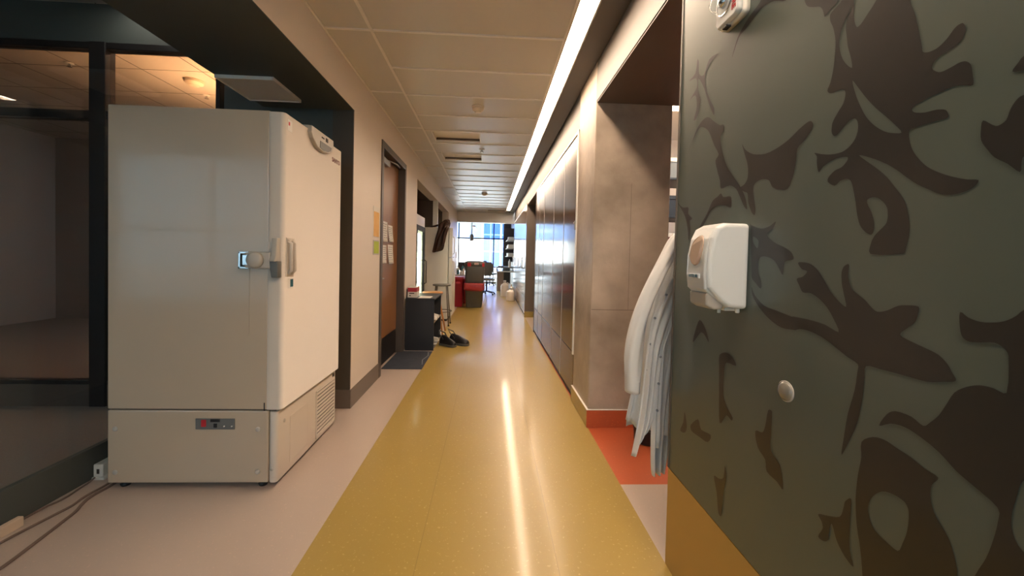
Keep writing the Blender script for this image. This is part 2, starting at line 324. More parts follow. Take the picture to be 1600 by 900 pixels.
# outlines of the leaf mural on the right wall: (y, z) in metres, outer loop then holes
MURAL = [[[(0.681,1.805),(0.678,1.719),(0.669,1.689),(0.661,1.654),(0.655,1.624),(0.653,1.614),(0.642,1.609),(0.629,1.61),(0.617,1.618),(0.608,1.628),(0.602,1.631),(0.596,1.63),(0.592,1.619),(0.595,1.607),(0.604,1.599),(0.622,1.595),(0.634,1.589),(0.638,1.58),(0.633,1.572),(0.624,1.566),(0.609,1.567),(0.599,1.569),(0.59,1.567),(0.583,1.558),(0.58,1.541),(0.579,1.525),(0.591,1.53),(0.606,1.534),(0.624,1.532),(0.644,1.53),(0.663,1.525),(0.667,1.52),(0.662,1.513),(0.646,1.507),(0.627,1.505),(0.615,1.5),(0.611,1.493),(0.611,1.486),(0.622,1.486),(0.64,1.486),(0.655,1.486),(0.669,1.484),(0.669,1.469),(0.663,1.448),(0.652,1.429),(0.637,1.411),(0.618,1.397),(0.6,1.387),(0.581,1.379),(0.566,1.375),(0.572,1.365),(0.584,1.36),(0.601,1.358),(0.619,1.363),(0.635,1.373),(0.653,1.385),(0.669,1.399),(0.689,1.418),(0.709,1.434),(0.738,1.452),(0.764,1.464),(0.744,1.445),(0.724,1.427),(0.705,1.407),(0.69,1.386),(0.675,1.364),(0.667,1.343),(0.662,1.317),(0.662,1.295),(0.666,1.273),(0.67,1.263),(0.731,1.263),(0.731,1.284),(0.724,1.299),(0.713,1.31),(0.703,1.321),(0.701,1.335),(0.703,1.35),(0.711,1.362),(0.72,1.37),(0.731,1.374),(0.742,1.371),(0.742,1.363),(0.733,1.345),(0.727,1.326),(0.726,1.311),(0.731,1.301),(0.744,1.307),(0.756,1.322),(0.763,1.345),(0.767,1.368),(0.773,1.394),(0.779,1.413),(0.788,1.421),(0.805,1.42),(0.818,1.412),(0.836,1.424),(0.834,1.434),(0.819,1.445),(0.802,1.449),(0.79,1.46),(0.79,1.467),(0.811,1.471),(0.83,1.468),(0.85,1.46),(0.861,1.45),(0.867,1.471),(0.868,1.488),(0.875,1.498),(0.855,1.49),(0.831,1.483),(0.804,1.481),(0.786,1.488),(0.774,1.501),(0.769,1.518),(0.771,1.535),(0.778,1.543),(0.789,1.542),(0.803,1.532),(0.815,1.523),(0.824,1.521),(0.831,1.531),(0.831,1.548),(0.828,1.556),(0.816,1.572),(0.805,1.585),(0.801,1.603),(0.805,1.613),(0.818,1.617),(0.837,1.619),(0.847,1.629),(0.84,1.643),(0.834,1.668),(0.831,1.7),(0.831,1.731),(0.838,1.762),(0.847,1.784),(0.847,1.798),(0.834,1.804),(0.819,1.811),(0.813,1.84),(0.813,1.905)],[(0.793,1.781),(0.805,1.769),(0.818,1.744),(0.821,1.715),(0.813,1.685),(0.8,1.663),(0.788,1.652),(0.793,1.678),(0.8,1.701),(0.804,1.726),(0.807,1.747),(0.803,1.768),(0.794,1.775)],[(0.795,1.888),(0.789,1.779),(0.789,1.756),(0.782,1.732),(0.773,1.732),(0.757,1.746),(0.745,1.757),(0.738,1.77),(0.737,1.844)],[(0.786,1.624),(0.779,1.597),(0.769,1.571),(0.754,1.54),(0.737,1.517),(0.718,1.499),(0.703,1.49),(0.683,1.484),(0.695,1.502),(0.713,1.524),(0.733,1.547),(0.753,1.574),(0.77,1.6)]],[[(0.93,1.905),(0.923,1.878),(0.913,1.857),(0.894,1.843),(0.876,1.832),(0.867,1.817),(0.862,1.801),(0.85,1.807),(0.835,1.811),(0.824,1.82),(0.824,1.834)]],[[(1.14,1.594),(1.125,1.574),(1.089,1.551),(1.038,1.539),(0.992,1.543),(0.955,1.553),(0.926,1.567),(0.902,1.576),(0.889,1.576),(0.882,1.565),(0.888,1.553),(0.905,1.536),(0.926,1.523),(0.929,1.494),(0.937,1.457),(0.953,1.429),(0.98,1.432),(1.006,1.442),(1.019,1.461),(1.034,1.469),(1.059,1.471),(1.081,1.46),(1.079,1.429),(1.07,1.392),(1.073,1.375),(1.086,1.385),(1.102,1.414),(1.107,1.442),(1.121,1.449),(1.14,1.459),(1.14,1.466),(1.122,1.472),(1.109,1.488),(1.111,1.525),(1.127,1.561)]],[[(1.462,1.648),(1.435,1.687),(1.405,1.724),(1.364,1.744),(1.329,1.741),(1.294,1.714),(1.257,1.689),(1.239,1.685),(1.236,1.664),(1.254,1.65),(1.243,1.606),(1.215,1.549),(1.172,1.5),(1.14,1.466),(1.116,1.43),(1.106,1.396),(1.122,1.408),(1.146,1.444),(1.162,1.465),(1.194,1.481),(1.24,1.479),(1.247,1.505),(1.266,1.545),(1.277,1.579),(1.26,1.595),(1.289,1.634),(1.321,1.686),(1.352,1.712),(1.383,1.723),(1.414,1.704),(1.446,1.673)]],[[(1.239,1.463),(1.225,1.449),(1.188,1.446),(1.182,1.425),(1.185,1.41),(1.215,1.421),(1.258,1.426),(1.294,1.414),(1.326,1.38),(1.359,1.347),(1.384,1.317),(1.389,1.323),(1.36,1.366),(1.318,1.406),(1.287,1.445),(1.256,1.456)]],[[(1.533,1.473),(1.49,1.449),(1.448,1.444),(1.446,1.42),(1.416,1.399),(1.433,1.392),(1.427,1.36),(1.432,1.319),(1.44,1.325),(1.449,1.367),(1.469,1.411),(1.502,1.445)]],[[(1.416,1.982),(1.429,1.937),(1.474,1.929),(1.423,1.917),(1.415,1.879),(1.464,1.853),(1.424,1.855),(1.41,1.809),(1.429,1.764),(1.402,1.772),(1.384,1.822),(1.403,1.863),(1.406,1.909),(1.366,1.858),(1.338,1.803),(1.306,1.748),(1.294,1.736),(1.297,1.761),(1.323,1.797),(1.351,1.852),(1.359,1.899),(1.326,1.927),(1.281,1.935),(1.337,1.943),(1.369,1.904),(1.402,1.924),(1.407,1.967)]],[[(0.984,1.916),(1.024,1.941),(1.066,1.954),(1.104,1.947),(1.145,1.935),(1.174,1.928),(1.206,1.882),(1.196,1.906),(1.175,1.937),(1.126,1.964),(1.086,1.975),(1.062,1.994),(0.985,1.942)]],[[(1.105,1.367),(1.088,1.35),(1.045,1.335),(1.012,1.339),(0.989,1.35),(0.999,1.332),(1.021,1.317),(0.991,1.295),(0.955,1.281),(0.932,1.268),(0.925,1.251),(0.953,1.244),(0.957,1.212),(0.969,1.224),(0.988,1.246),(1.014,1.257),(1.041,1.257),(1.05,1.241),(1.048,1.212),(1.037,1.194),(1.036,1.17),(1.057,1.183),(1.076,1.201),(1.088,1.343)],[(1.075,1.315),(1.053,1.302),(1.056,1.281),(1.074,1.298)]],[[(1.074,1.172),(1.059,1.149),(1.02,1.125),(0.975,1.118),(0.923,1.11),(0.918,1.111),(0.871,1.111),(0.828,1.107),(0.793,1.097),(0.805,1.121),(0.824,1.146),(0.848,1.164),(0.87,1.173),(0.892,1.173),(0.903,1.188),(0.912,1.204),(0.894,1.21),(0.882,1.223),(0.898,1.228),(0.91,1.243),(0.891,1.244),(0.871,1.24),(0.851,1.226),(0.833,1.204),(0.816,1.181),(0.796,1.163),(0.778,1.153),(0.784,1.177),(0.79,1.2),(0.792,1.223),(0.787,1.237),(0.776,1.242),(0.777,1.227),(0.775,1.211),(0.767,1.192),(0.754,1.182),(0.737,1.171),(0.724,1.159),(0.712,1.152),(0.694,1.157),(0.675,1.168),(0.659,1.171),(0.641,1.171),(0.641,1.159),(0.646,1.142),(0.66,1.128),(0.669,1.116),(0.649,1.108),(0.624,1.101),(0.607,1.095),(0.594,1.083),(0.587,1.071),(0.582,1.06),(0.599,1.053),(0.621,1.046),(0.646,1.045),(0.675,1.045),(0.701,1.044),(0.73,1.042),(0.732,1.018),(0.734,0.976),(0.743,0.922),(0.759,0.877),(0.774,0.842),(0.771,0.876),(0.764,0.932),(0.751,0.988),(0.747,1.027),(0.747,1.041),(0.773,1.051),(0.807,1.067),(0.835,1.078),(0.87,1.085),(0.897,1.084),(0.916,1.076),(0.911,1.079),(0.955,1.077),(0.999,1.092),(1.04,1.118),(1.069,1.148)]],[[(0.522,1.54),(0.527,1.534),(0.533,1.524),(0.521,1.52),(0.501,1.511),(0.502,1.543)]],[[(0.52,1.485),(0.527,1.481),(0.533,1.47),(0.537,1.456),(0.546,1.451),(0.553,1.455),(0.564,1.465),(0.566,1.452),(0.565,1.435),(0.557,1.419),(0.548,1.405),(0.533,1.392),(0.519,1.377),(0.518,1.391),(0.515,1.399),(0.482,1.403),(0.485,1.472)]],[[(0.581,1.17),(0.57,1.163),(0.556,1.159),(0.542,1.16),(0.528,1.164),(0.516,1.173),(0.508,1.183),(0.475,1.204),(0.443,1.032),(0.436,0.837),(0.555,0.73),(0.546,0.774),(0.534,0.811),(0.527,0.844),(0.523,0.873),(0.524,0.893),(0.551,0.907),(0.575,0.918),(0.6,0.936),(0.628,0.948),(0.654,0.954),(0.678,0.95),(0.699,0.937),(0.686,0.964),(0.671,0.976),(0.644,0.977),(0.625,0.969),(0.615,0.979),(0.603,0.996),(0.594,1.016),(0.583,1.041),(0.568,1.055),(0.552,1.063),(0.536,1.064),(0.521,1.062),(0.521,1.116),(0.527,1.126),(0.537,1.131),(0.553,1.128),(0.567,1.126),(0.576,1.131),(0.58,1.145)],[(0.499,0.947),(0.505,0.918),(0.509,0.89),(0.506,0.866),(0.496,0.851),(0.475,0.848),(0.467,0.9),(0.479,0.953)]],[[(0.732,0.89),(0.71,0.91),(0.688,0.915),(0.668,0.911),(0.641,0.906),(0.619,0.898),(0.599,0.894),(0.608,0.877),(0.609,0.857),(0.603,0.834),(0.589,0.817),(0.579,0.802),(0.571,0.778),(0.567,0.756),(0.566,0.721),(0.716,0.587),(0.718,0.63),(0.725,0.68),(0.734,0.719),(0.739,0.771),(0.736,0.824),(0.731,0.859)],[(0.713,0.774),(0.705,0.797),(0.688,0.817),(0.668,0.824),(0.648,0.822),(0.641,0.809),(0.642,0.775),(0.649,0.746),(0.656,0.728),(0.676,0.73),(0.698,0.736),(0.71,0.754)]],[[(0.824,0.683),(0.801,0.695),(0.772,0.712),(0.764,0.737),(0.761,0.752),(0.748,0.765),(0.748,0.728),(0.748,0.69),(0.746,0.659),(0.737,0.633),(0.758,0.64),(0.777,0.659),(0.789,0.685),(0.794,0.672),(0.796,0.646),(0.807,0.634),(0.822,0.634),(0.811,0.66),(0.815,0.673)]],[[(1.34,1.035),(1.368,0.989),(1.381,0.945),(1.332,0.991),(1.309,0.99),(1.278,0.968),(1.3,1.007)]],[[(1.215,0.941),(1.179,0.958),(1.149,0.951),(1.13,0.93),(1.177,0.927),(1.187,0.901),(1.187,0.825),(1.169,0.794),(1.137,0.77),(1.142,0.759),(1.168,0.765),(1.201,0.726),(1.21,0.817),(1.215,0.902)]],[[(0.99,0.851),(0.976,0.853),(0.976,0.798),(0.974,0.751),(0.941,0.73),(0.928,0.676),(0.949,0.683),(0.987,0.689),(0.994,0.717),(1.024,0.735),(1.036,0.775),(1.009,0.783),(0.999,0.804)]],[[(1.422,0.674),(1.403,0.626),(1.417,0.597),(1.451,0.591),(1.43,0.631)]],[[(1.376,0.643),(1.328,0.685),(1.307,0.658),(1.248,0.666),(1.264,0.634),(1.314,0.628),(1.369,0.625)]],[[(1.166,0.608),(1.156,0.576),(1.168,0.522),(1.175,0.442),(1.191,0.441),(1.204,0.5),(1.222,0.543),(1.194,0.55),(1.171,0.567)]]]

# ================================================================== THE SETTING
XL, XR, XG, H = -1.096, 0.745, -2.098, 2.672
# floor: yellow corridor strip, pink margins, orange patch in the recess, one slab
f = MB()
def quad(pts, mi):
    a = [f.bm.verts.new((x, y, 0)) for x, y in pts]; b = [f.bm.verts.new((x, y, -0.08)) for x, y in pts]
    n = len(pts); fs = [f.bm.faces.new(a), f.bm.faces.new(list(reversed(b)))]
    for i in range(n): fs.append(f.bm.faces.new((a[(i+1) % n], a[i], b[i], b[(i+1) % n])))
    for q in fs: q.material_index = mi
edge = [(-0.735, -3.0), (-0.735, 1.5), (-0.716, 5.05), (-0.773, 8.9), (-0.80, 12.6)]
quad([(0.745, -3.0), (0.745, 2.093), (0.745, 2.83), (0.745, 12.6), (0.745, 18.8), (-0.80, 18.8)] + edge[::-1], 0)
quad([(XG, -3.0)] + edge[:3] + [(-0.716, 5.051), (XG, 5.051)], 1)
quad([(XG, 5.051), (-0.716, 5.051)] + edge[3:] + [(-0.80, 18.8), (-6.0, 18.8), (-6.0, 12.6), (XG, 12.6)], 1)
quad([(0.745, -3.0), (3.6, -3.0), (3.6, 2.093), (0.745, 2.093)], 1)
quad([(0.745, 2.093), (3.6, 2.093), (3.6, 5.6), (0.745, 5.6)], 2)
quad([(0.745, 5.6), (3.6, 5.6), (3.6, 18.8), (0.745, 18.8)], 1)
struct('floor', f, ['f_yellow', 'f_pink', 'f_orange'])
c = MB(); c.box(-7.5, XG-0.0005, -2.62, 7.2, -0.08, 0.0); o = struct('floor', c, 'carpet')

# corridor ceiling: metal panels with raised joints coloured pale as bevel highlights, pockets left open
c = MB()
c.box(XL-0.02, XR+0.02, -3.0, 12.75, H+0.16, H+0.2)                      # slab above
pockets = [(4.56, 4.95, -0.715, -0.15), (5.47, 5.90, -0.715, -0.15), (11.35, 11.62, -0.12, 0.44), (12.0, 12.3, -0.12, 0.44)]
ys = [2.563 + 0.495*k for k in range(-11, 21)]
ys = [y for y in ys if -3 <= y <= 12.7] + [12.7]
XJ = -0.79
for a, b in zip([-3.0]+ys, ys):
    pk = [p for p in pockets if p[0]-0.12 < (a+b)/2 < p[1]+0.12]
    if not pk:
        c.box(XJ+0.006, 0.452, a+0.004, b-0.004, H, H+0.02, 0.004, seg=1)
    else:
        p = pk[0]; y0, y1 = max(a, p[0]), min(b, p[1])
        if p[2] > XJ+0.01: c.box(XJ+0.006, p[2], a+0.004, b-0.004, H, H+0.02)
        c.box(p[3], 0.452, a+0.004, b-0.004, H, H+0.02)
        if y0-a > 0.01: c.box(p[2], p[3], a+0.004, y0, H, H+0.02)
        if b-y1 > 0.01: c.box(p[2], p[3], y1, b-0.004, H, H+0.02)
yl = [2.563 + 0.95*k for k in range(-5, 11)]
for a, b in zip([-3.0]+[y for y in yl if y > -3], [y for y in yl if y > -3]+[12.7]):
    c.box(XL+0.012, XJ-0.006, a+0.004, b-0.004, H, H+0.02, 0.004, seg=1)
struct('ceiling', c, 'ceil')
c = MB()
for y in ys[:-1]: c.box(XJ, 0.452, y-0.008, y+0.008, H-0.008, H+0.012)
for y in yl: 
    if -3 < y < 12.7: c.box(XL+0.012, XJ, y-0.008, y+0.008, H-0.008, H+0.012)
c.box(XJ-0.010, XJ+0.010, -3.0, 12.7, H-0.008, H+0.012)
c.box(XL, XL+0.014, -3.0, 12.7, H-0.004, H+0.03)
c.box(0.446, 0.460, -3.0, 12.7, H-0.004, H+0.03)
struct('trim_1', c, 'joint')
c = MB(); c.box(0.582, XR, -3.0, 12.7, H, H+0.16); struct('trim_2', c, 'upper')

# left corridor wall with the alcove, the door and the fridge niche
T = 0.16
c = MB()
c.box(XL-T, XL, -3.0, 3.163, 2.37, H+0.16)
c.box(XL-T, XL, 3.163, 3.937, 0, H+0.16)
c.box(XL-T, XL, 3.937, 5.03, 2.372, H+0.16)
c.box(XL-T, XL, 5.03, 5.83, 0, H+0.16)
c.box(XL-T, XL, 5.83, 10.12, 2.36, H+0.16)
c.box(XL-T, XL, 10.12, 12.7, 0, H+0.16)
struct('wall_left', c, 'wall')
c = MB()
c.box(XG-0.0, XL-0.005, 3.17, 3.30, 0, 3.1)                     # far face of alcove
struct('wall_alcove', c, 'dark')
c = MB(); c.box(XL-T-0.004, XL-0.002, 3.150, 3.168, 0, 2.37); struct('trim_3', c, 'jamb')
c = MB(); c.box(-1.80, XL-T, -3.0, 3.168, 2.37, 3.1); struct('wall_soffit', c, 'dark')
c = MB(); c.box(XL-T, XL-0.0005, -3.0, 3.163, 2.366, 2.3705); struct('trim_4', c, 'dark')
c = MB()
c.box(XL, XL+0.008, 3.163, 3.937, 0.0, 0.15, 0.002); c.box(XL, XL+0.008, 10.12, 12.7, 0, 0.15, 0.002)
c.box(XL-T, XL+0.008, 3.142, 3.163, 0.0, 0.15, 0.002)
struct('baseboard_left', c, 'base')
c = MB()                                                        # fridge niche shell
c.box(-2.05, XL-T, 5.74, 5.83, 0, 2.6); c.box(-2.05, XL-T, 10.12, 10.2, 0, 2.6)
c.box(-2.12, -2.05, 5.74, 10.2, 0, 2.6); c.box(-2.05, XL-T, 5.83, 10.12, 2.36, 2.45)
c.box(-2.05, XL-0.10, 8.10, 8.14, 1.80, 2.36)
struct('wall_niche', c, 'soffit')
c = MB(); c.box(XL-0.10, XL, 8.08, 8.14, 1.80, 2.36, 0.003); struct('trim_5', c, 'white')
c = MB(); c.box(-1.7, -1.30, 3.937, 5.03, 0, 2.6); struct('wall_behind_door', c, 'dark')

# meeting room behind the glass on the left
def frame_bars(c, bars):
    for b in bars: c.box(*b, 0.003, seg=1)
c = MB(); c.box(XG-0.03, XG+0.0, -2.6, 3.163, 0.0, 0.17, 0.003); c.box(XG-0.05, XG+0.01, -2.6, 3.163, 2.98, 3.1)
c.box(XG-0.05, XG+0.01, -2.6, -2.54, 0.17, 2.98)
win1 = struct('window_1', c, 'dark')
c = MB(); c.box(XG-0.02, XG-0.012, -2.54, 3.163, 0.17, 2.98); c.build('pane', 'glass', win1)
c = MB()
Y0, Y1 = 3.163, 3.24
frame_bars(c, [(-7.4, XG-0.05, Y0, Y1, 2.76, 2.81), (-7.4, XG-0.05, Y0, Y1, 2.225, 2.29), (-7.4, XG-0.05, Y0, Y1, 0.17, 0.20)])
for x in (-3.03, -4.25, -5.5, -6.7): c.box(x-0.06, x+0.06, Y0-0.01, Y1, 0.0, 2.81, 0.003, seg=1)
c.box(XG-0.06, XG-0.03, Y0, Y1, 0.0, 3.1)
win2 = struct('window_2', c, 'frame')
c = MB()
for a, b in ((-2.97, XG-0.06), (-4.19, -3.09), (-5.44, -4.31), (-6.64, -5.56)):
    c.box(a, b, Y0+0.03, Y0+0.038, 0.2, 2.225); c.box(a, b, Y0+0.03, Y0+0.038, 2.29, 2.76)
c.build('pane', 'frost', win2)
c = MB(); c.box(-7.4, XG-0.03, Y0+0.005, Y1-0.01, 0.0, 0.17); c.build('base_panel', 'soffit', win2)
c = MB(); c.box(-7.4, XG-0.03, Y0+0.005, Y1-0.01, 2.81, 3.1); struct('wall_bulkhead', c, 'dark')
c = MB(); c.box(-7.5, XG-0.0, 3.16, 7.2, 3.1, 3.16); struct('ceiling', c, 'tile')
c = MB(); c.box(-7.5, -1.80, -2.62, 3.16, 3.1, 3.16); struct('ceiling', c, 'grey')
c = MB(); c.box(-7.5, XG, 7.1, 7.2, 0, 3.1); c.box(XG, XG+0.06, 3.30, 5.74, 0, 3.1); struct('wall_office', c, 'grey')
c = MB(); c.box(-7.6, -7.5, -2.62, 7.2, 0, 3.16); struct('wall_far_left', c, 'grey')
# wall with the daylight window behind the camera
c = MB()
c.box(-7.6, -6.25, -2.74, -2.62, 0, 3.16); c.box(-3.15, XG, -2.74, -2.62, 0, 3.16)
c.box(-6.25, -3.15, -2.74, -2.62, 0, 0.35); c.box(-6.25, -3.15, -2.74, -2.62, 2.85, 3.16)
struct('wall_back', c, 'grey')
c = MB()
for x in (-6.25, -4.72, -3.21): c.box(x, x+0.06, -2.73, -2.65, 0.35, 2.85, 0.003, seg=1)
for z in (0.35, 1.55, 2.79): c.box(-6.25, -3.15, -2.73, -2.65, z, z+0.06, 0.003, seg=1)
win3 = struct('window_3', c, 'frame')
c = MB(); c.box(-6.22, -3.18, -2.70, -2.692, 0.38, 2.82); c.build('pane', 'dimmed', win3)
c = MB(); c.box(XG-0.05, -1.98, -3.1, -3.0, 0, 3.1); c.box(0.68, XR+0.2, -3.1, -3.0, 0, 3.1); c.box(-1.98, 0.68, -3.1, -3.0, 2.6, 3.1); c.box(-1.98, 0.68, -3.1, -3.0, 0, 0.35); c.box(XG-0.05, XG, -3.1, -2.6, 0, 3.1); struct('wall_back', c, 'wall')
c = MB()
for x in (-1.98, -1.1, -0.2, 0.62): c.box(x, x+0.06, -3.09, -3.03, 0.35, 2.6, 0.003, seg=1)
for z in (0.35, 1.0, 2.54): c.box(-1.98, 0.68, -3.09, -3.03, z, z+0.06, 0.003, seg=1)
win5 = struct('fill_window', c, 'frame')  # opening added behind the camera for bluish fill on surfaces facing it
c = MB(); c.box(-1.95, 0.65, -3.07, -3.062, 0.38, 2.56); c.build('pane', 'dimmed', win5)

# right: leaf mural wall, recess, concrete column, panel wall
c = MB(); c.box(XR, 1.75, -3.0, 1.541, 0.40, H+0.16); wr = struct('wall_right', c, 'mural')
c = MB(); c.box(XR+0.0, 1.75, -3.0, 1.541, 0.0, 0.397); struct('baseboard_right', c, 'mustard')
c = MB(); c.box(XR-0.003, XR+0.004, 1.534, 1.545, 0.40, 2.39); c.box(XR+0.004, 1.75, 1.5405, 1.546, 0.0, 2.39); struct('trim_6', c, 'upper')
c = MB()
for k, loops in enumerate(MURAL):
    x = XR - 0.0006 - 0.00003*k
    fl = []
    for lp in loops:
        n = len(lp); pts = []
        for i in range(n):
            p0, p1, p2, p3 = (Vector(lp[(i+j-1) % n]) for j in range(4))
            for t in (0, 0.34, 0.67):
                m = (p2-p0)*0.5; q = (p3-p1)*0.5
                L = (p2-p1).length
                if m.length > L: m = m.normalized()*L
                if q.length > L: q = q.normalized()*L
                pts.append((2*t**3-3*t*t+1)*p1 + (t**3-2*t*t+t)*m + (-2*t**3+3*t*t)*p2 + (t**3-t*t)*q)
        fl.append([Vector((p.x, p.y, 0)) for p in pts])
    flat = [p for l in fl for p in l]
    tris = geometry.tessellate_polygon(fl)
    vs = [c.bm.verts.new((x, p.x, min(p.y, 2.66))) for p in flat]
    for t in tris:
        try: c.bm.faces.new([vs[i] for i in t])
        except ValueError: pass
bmesh.ops.dissolve_degenerate(c.bm, edges=c.bm.edges[:], dist=1e-5)
for fc in c.bm.faces:
    fc.normal_update()
    if fc.normal.x > 0: fc.normal_flip()
me = bpy.data.meshes.new('leaf_mural'); c.bm.to_mesh(me); me.materials.append(M['leaf'])
o = bpy.data.objects.new('leaf_mural', me); C.objects.link(o); o.parent = wr; o['label'] = 'dark brown cut leaf and bird shapes'
# header and soffit of the recess
c = MB(); c.box(XR, 1.36, 1.541, 2.821, 2.385, H+0.16); struct('wall_header', c, 'upper')
c = MB(); c.box(XR+0.004, 3.6, 1.541, 2.821, 2.375, 2.386); struct('wall_soffit', c, 'soffit')
c = MB(); c.box(XR, 1.31, 2.821, 3.355, 0, H+0.16, 0.006, seg=1)
# formwork joints of the face
c.box(XR+0.004, 1.306, 2.8198, 2.8215, 0.868, 0.872, mi=1); c.box(1.02, 1.022, 2.8198, 2.8215, 0.872, 1.80, mi=1)
struct('wall_column', c, ['concrete', 'grout'])
c = MB(); c.box(XR-0.012, XR+0.002, 2.812, 3.36, 0.0, 0.13, 0.004); struct('baseboard_column', c, 'f_yellow')
c = MB(); c.box(XR-0.012, 1.315, 2.808, 2.822, 0.0, 0.13, 0.004); struct('baseboard_column', c, 'f_orange')
c = MB(); c.box(XR-0.014, 1.315, 2.806, 2.824, 0.13, 0.134); c.box(XR-0.014, XR+0.002, 2.824, 3.36, 0.13, 0.134); struct('trim_7', c, 'joint')
# room seen past the column
c = MB()
c.box(3.6, 3.7, -3.0, 6.6, 0, 3.1); c.box(1.36, 3.7, 5.6, 5.7, 0, 3.1); c.box(1.30, 1.36, 3.355, 5.6, 0, 3.1)
c.box(1.75, 3.6, 1.44, 1.541, 0, 3.1)
struct('wall_side_room', c, 'wall')
c = MB(); c.box(1.36, 3.7, 2.821, 5.7, 3.0, 3.1); struct('ceiling', c, 'ceil')

# panel wall on the right
c = MB()
c.box(XR+0.01, 0.95, 3.355, 12.46, 2.356, H+0.16)
c.box(XR+0.04, 0.95, 3.355, 6.50, 0, 2.356); c.box(XR+0.04, 0.95, 8.10, 12.46, 0, 2.356)
c.box(1.10, 1.2, 6.4, 8.3, 0, 2.5)
struct('wall_right', c, 'upper')
c = MB(); c.box(XR-0.01, 1.10, 8.05, 8.12, 0.12, 2.356); c.box(XR, 1.10, 6.46, 6.50, 0.0, 2.356); c.box(XR, 1.10, 6.50, 8.05, 2.33, 2.356); struct('trim_8', c, 'base')
c = MB(); c.box(XR-0.014, 1.10, 8.035, 8.05, 0, 0.12, 0.003); struct('baseboard_opening', c, 'f_yellow')

# beam and the daylit laboratory beyond
c = MB(); c.box(-1.4, 0.95, 12.7, 12.95, 2.34, 2.9); struct('wall_beam', c, 'white')
c = MB(); c.box(-6.0, 3.6, 12.95, 18.9, 2.9, 3.0); struct('ceiling', c, 'white')
c = MB(); c.box(-6.0, XL-0.0, 12.7, 12.8, 0, 2.9); c.box(-6.1, -6.0, 12.7, 18.9, 0, 3.0); struct('wall_lab', c, 'wall')
c = MB(); c.box(0.95, 1.05, 12.46, 18.9, 0, 3.0); struct('wall_lab', c, 'upper')
c = MB()
for x in (-5.9, -4.2, -2.6, -1.53, 0.12, 0.60): c.box(x, x+0.055, 18.5, 18.6, 0, 2.9, 0.003, seg=1)
c.box(0.655, 0.95, 18.5, 18.6, 0, 2.9)
for z in (0.0, 2.06, 2.84): c.box(-6.0, 0.95, 18.5, 18.6, z, z+0.06, 0.003, seg=1)
win4 = struct('window_4', c, 'frame')
c = MB(); c.box(-5.9, 0.62, 18.55, 18.556, 0.05, 2.88); c.build('pane', 'glass', win4)
c = MB(); c.box(-5.85, 0.60, 18.52, 18.523, 2.11, 2.84); c.build('shade_film', 'tint', win4)
c = MB()
for z in (0.23, 0.75): c.tube([(-5.9, 18.42, z), (0.62, 18.42, z)], 0.022, 8)
for x in (-4.0, -2.2, -0.6, 0.55): c.tube([(x, 18.42, 0), (x, 18.42, 0.75)], 0.018, 8)
c.build('guard_rail', 'black', win4)
# street outside
c = MB(); c.box(-30, 30, 18.95, 60, -0.3, -0.1); c.box(-30, 30, -30, -3.2, -0.3, -0.1); o = struct('ground', c, 'pave')

# ================================================================== THINGS
# ---- buildings across the street
b = thing('office_building', 'blue glass office block across the street behind the far window', 'building', (0.3, 46, -0.1))
c = MB(); c.box(-0.9, 2.6, 42, 52, -0.1, 30); c.build('facade', 'blueb', b)
c = MB(); c.box(-1.0, -0.75, 41.8, 42.1, -0.1, 30); c.box(1.0, 1.2, 41.8, 42.1, -0.1, 30); c.build('pilaster', 'stone', b)
b = thing('stone_building', 'pale stone building across the street left of the blue block', 'building', (-8, 50, -0.1))
c = MB(); c.box(-16, -1.05, 46, 56, -0.1, 9); c.build('facade', 'stone', b)
c = MB(); c.box(-16.2, -0.95, 45.8, 56.1, 9, 9.5); c.build('cornice', 'pave', b)

# ---- ceiling strip light
t = thing('strip_light', 'long bright linear light running along the right edge of the corridor ceiling', 'ceiling light', (0.52, 4.5, H))
c = MB(); c.box(0.469, 0.572, -2.9, 11.95, H+0.016, H+0.024, 0.002, seg=1); c.build('diffuser', 'strip', t)
c = MB(); c.box(0.458, 0.468, -2.95, 12.0, H-0.006, H+0.05); c.box(0.573, 0.583, -2.95, 12.0, H-0.006, H+0.05); c.box(0.458, 0.583, 11.952, 12.0, H-0.012, H+0.05); c.box(0.458,0.583,-2.95,12.0,H+0.05,H+0.06)
c.build('housing', 'ceil', t)

# ---- ceiling pockets (access vents)
labs = ['recessed ceiling vent, nearer of the pair behind the smoke detector', 'recessed ceiling vent, farther of the pair, behind the sprinkler',
        'dark slot vent at the far end of the corridor ceiling, nearer of two', 'dark slot vent next to the ceiling beam, farther of two']
for (y0, y1, x0, x1), lb in zip(pockets, labs):
    t = thing('ceiling_vent', lb, 'vent', ((x0+x1)/2, (y0+y1)/2, H))
    c = MB()
    for q in ((x0, x1, y0, y0+0.012), (x0, x1, y1-0.012, y1), (x0, x0+0.012, y0, y1), (x1-0.012, x1, y0, y1)): c.box(*q, H-0.004, H+0.07)
    c.build('frame', 'joint', t)
    c = MB(); c.box(x0, x1, y0, y1, H+(0.035 if y0 < 8 else 0.148), H+(0.043 if y0 < 8 else 0.156)); c.build('plate', 'joint' if y0 < 8 else 'frame', t)
    c = MB(); c.box(x0+0.012, x1-0.012, y1-0.03, y1-0.014, H+0.012, H+0.033, 0.004, seg=1); c.build('baffle', 'soffit', t)

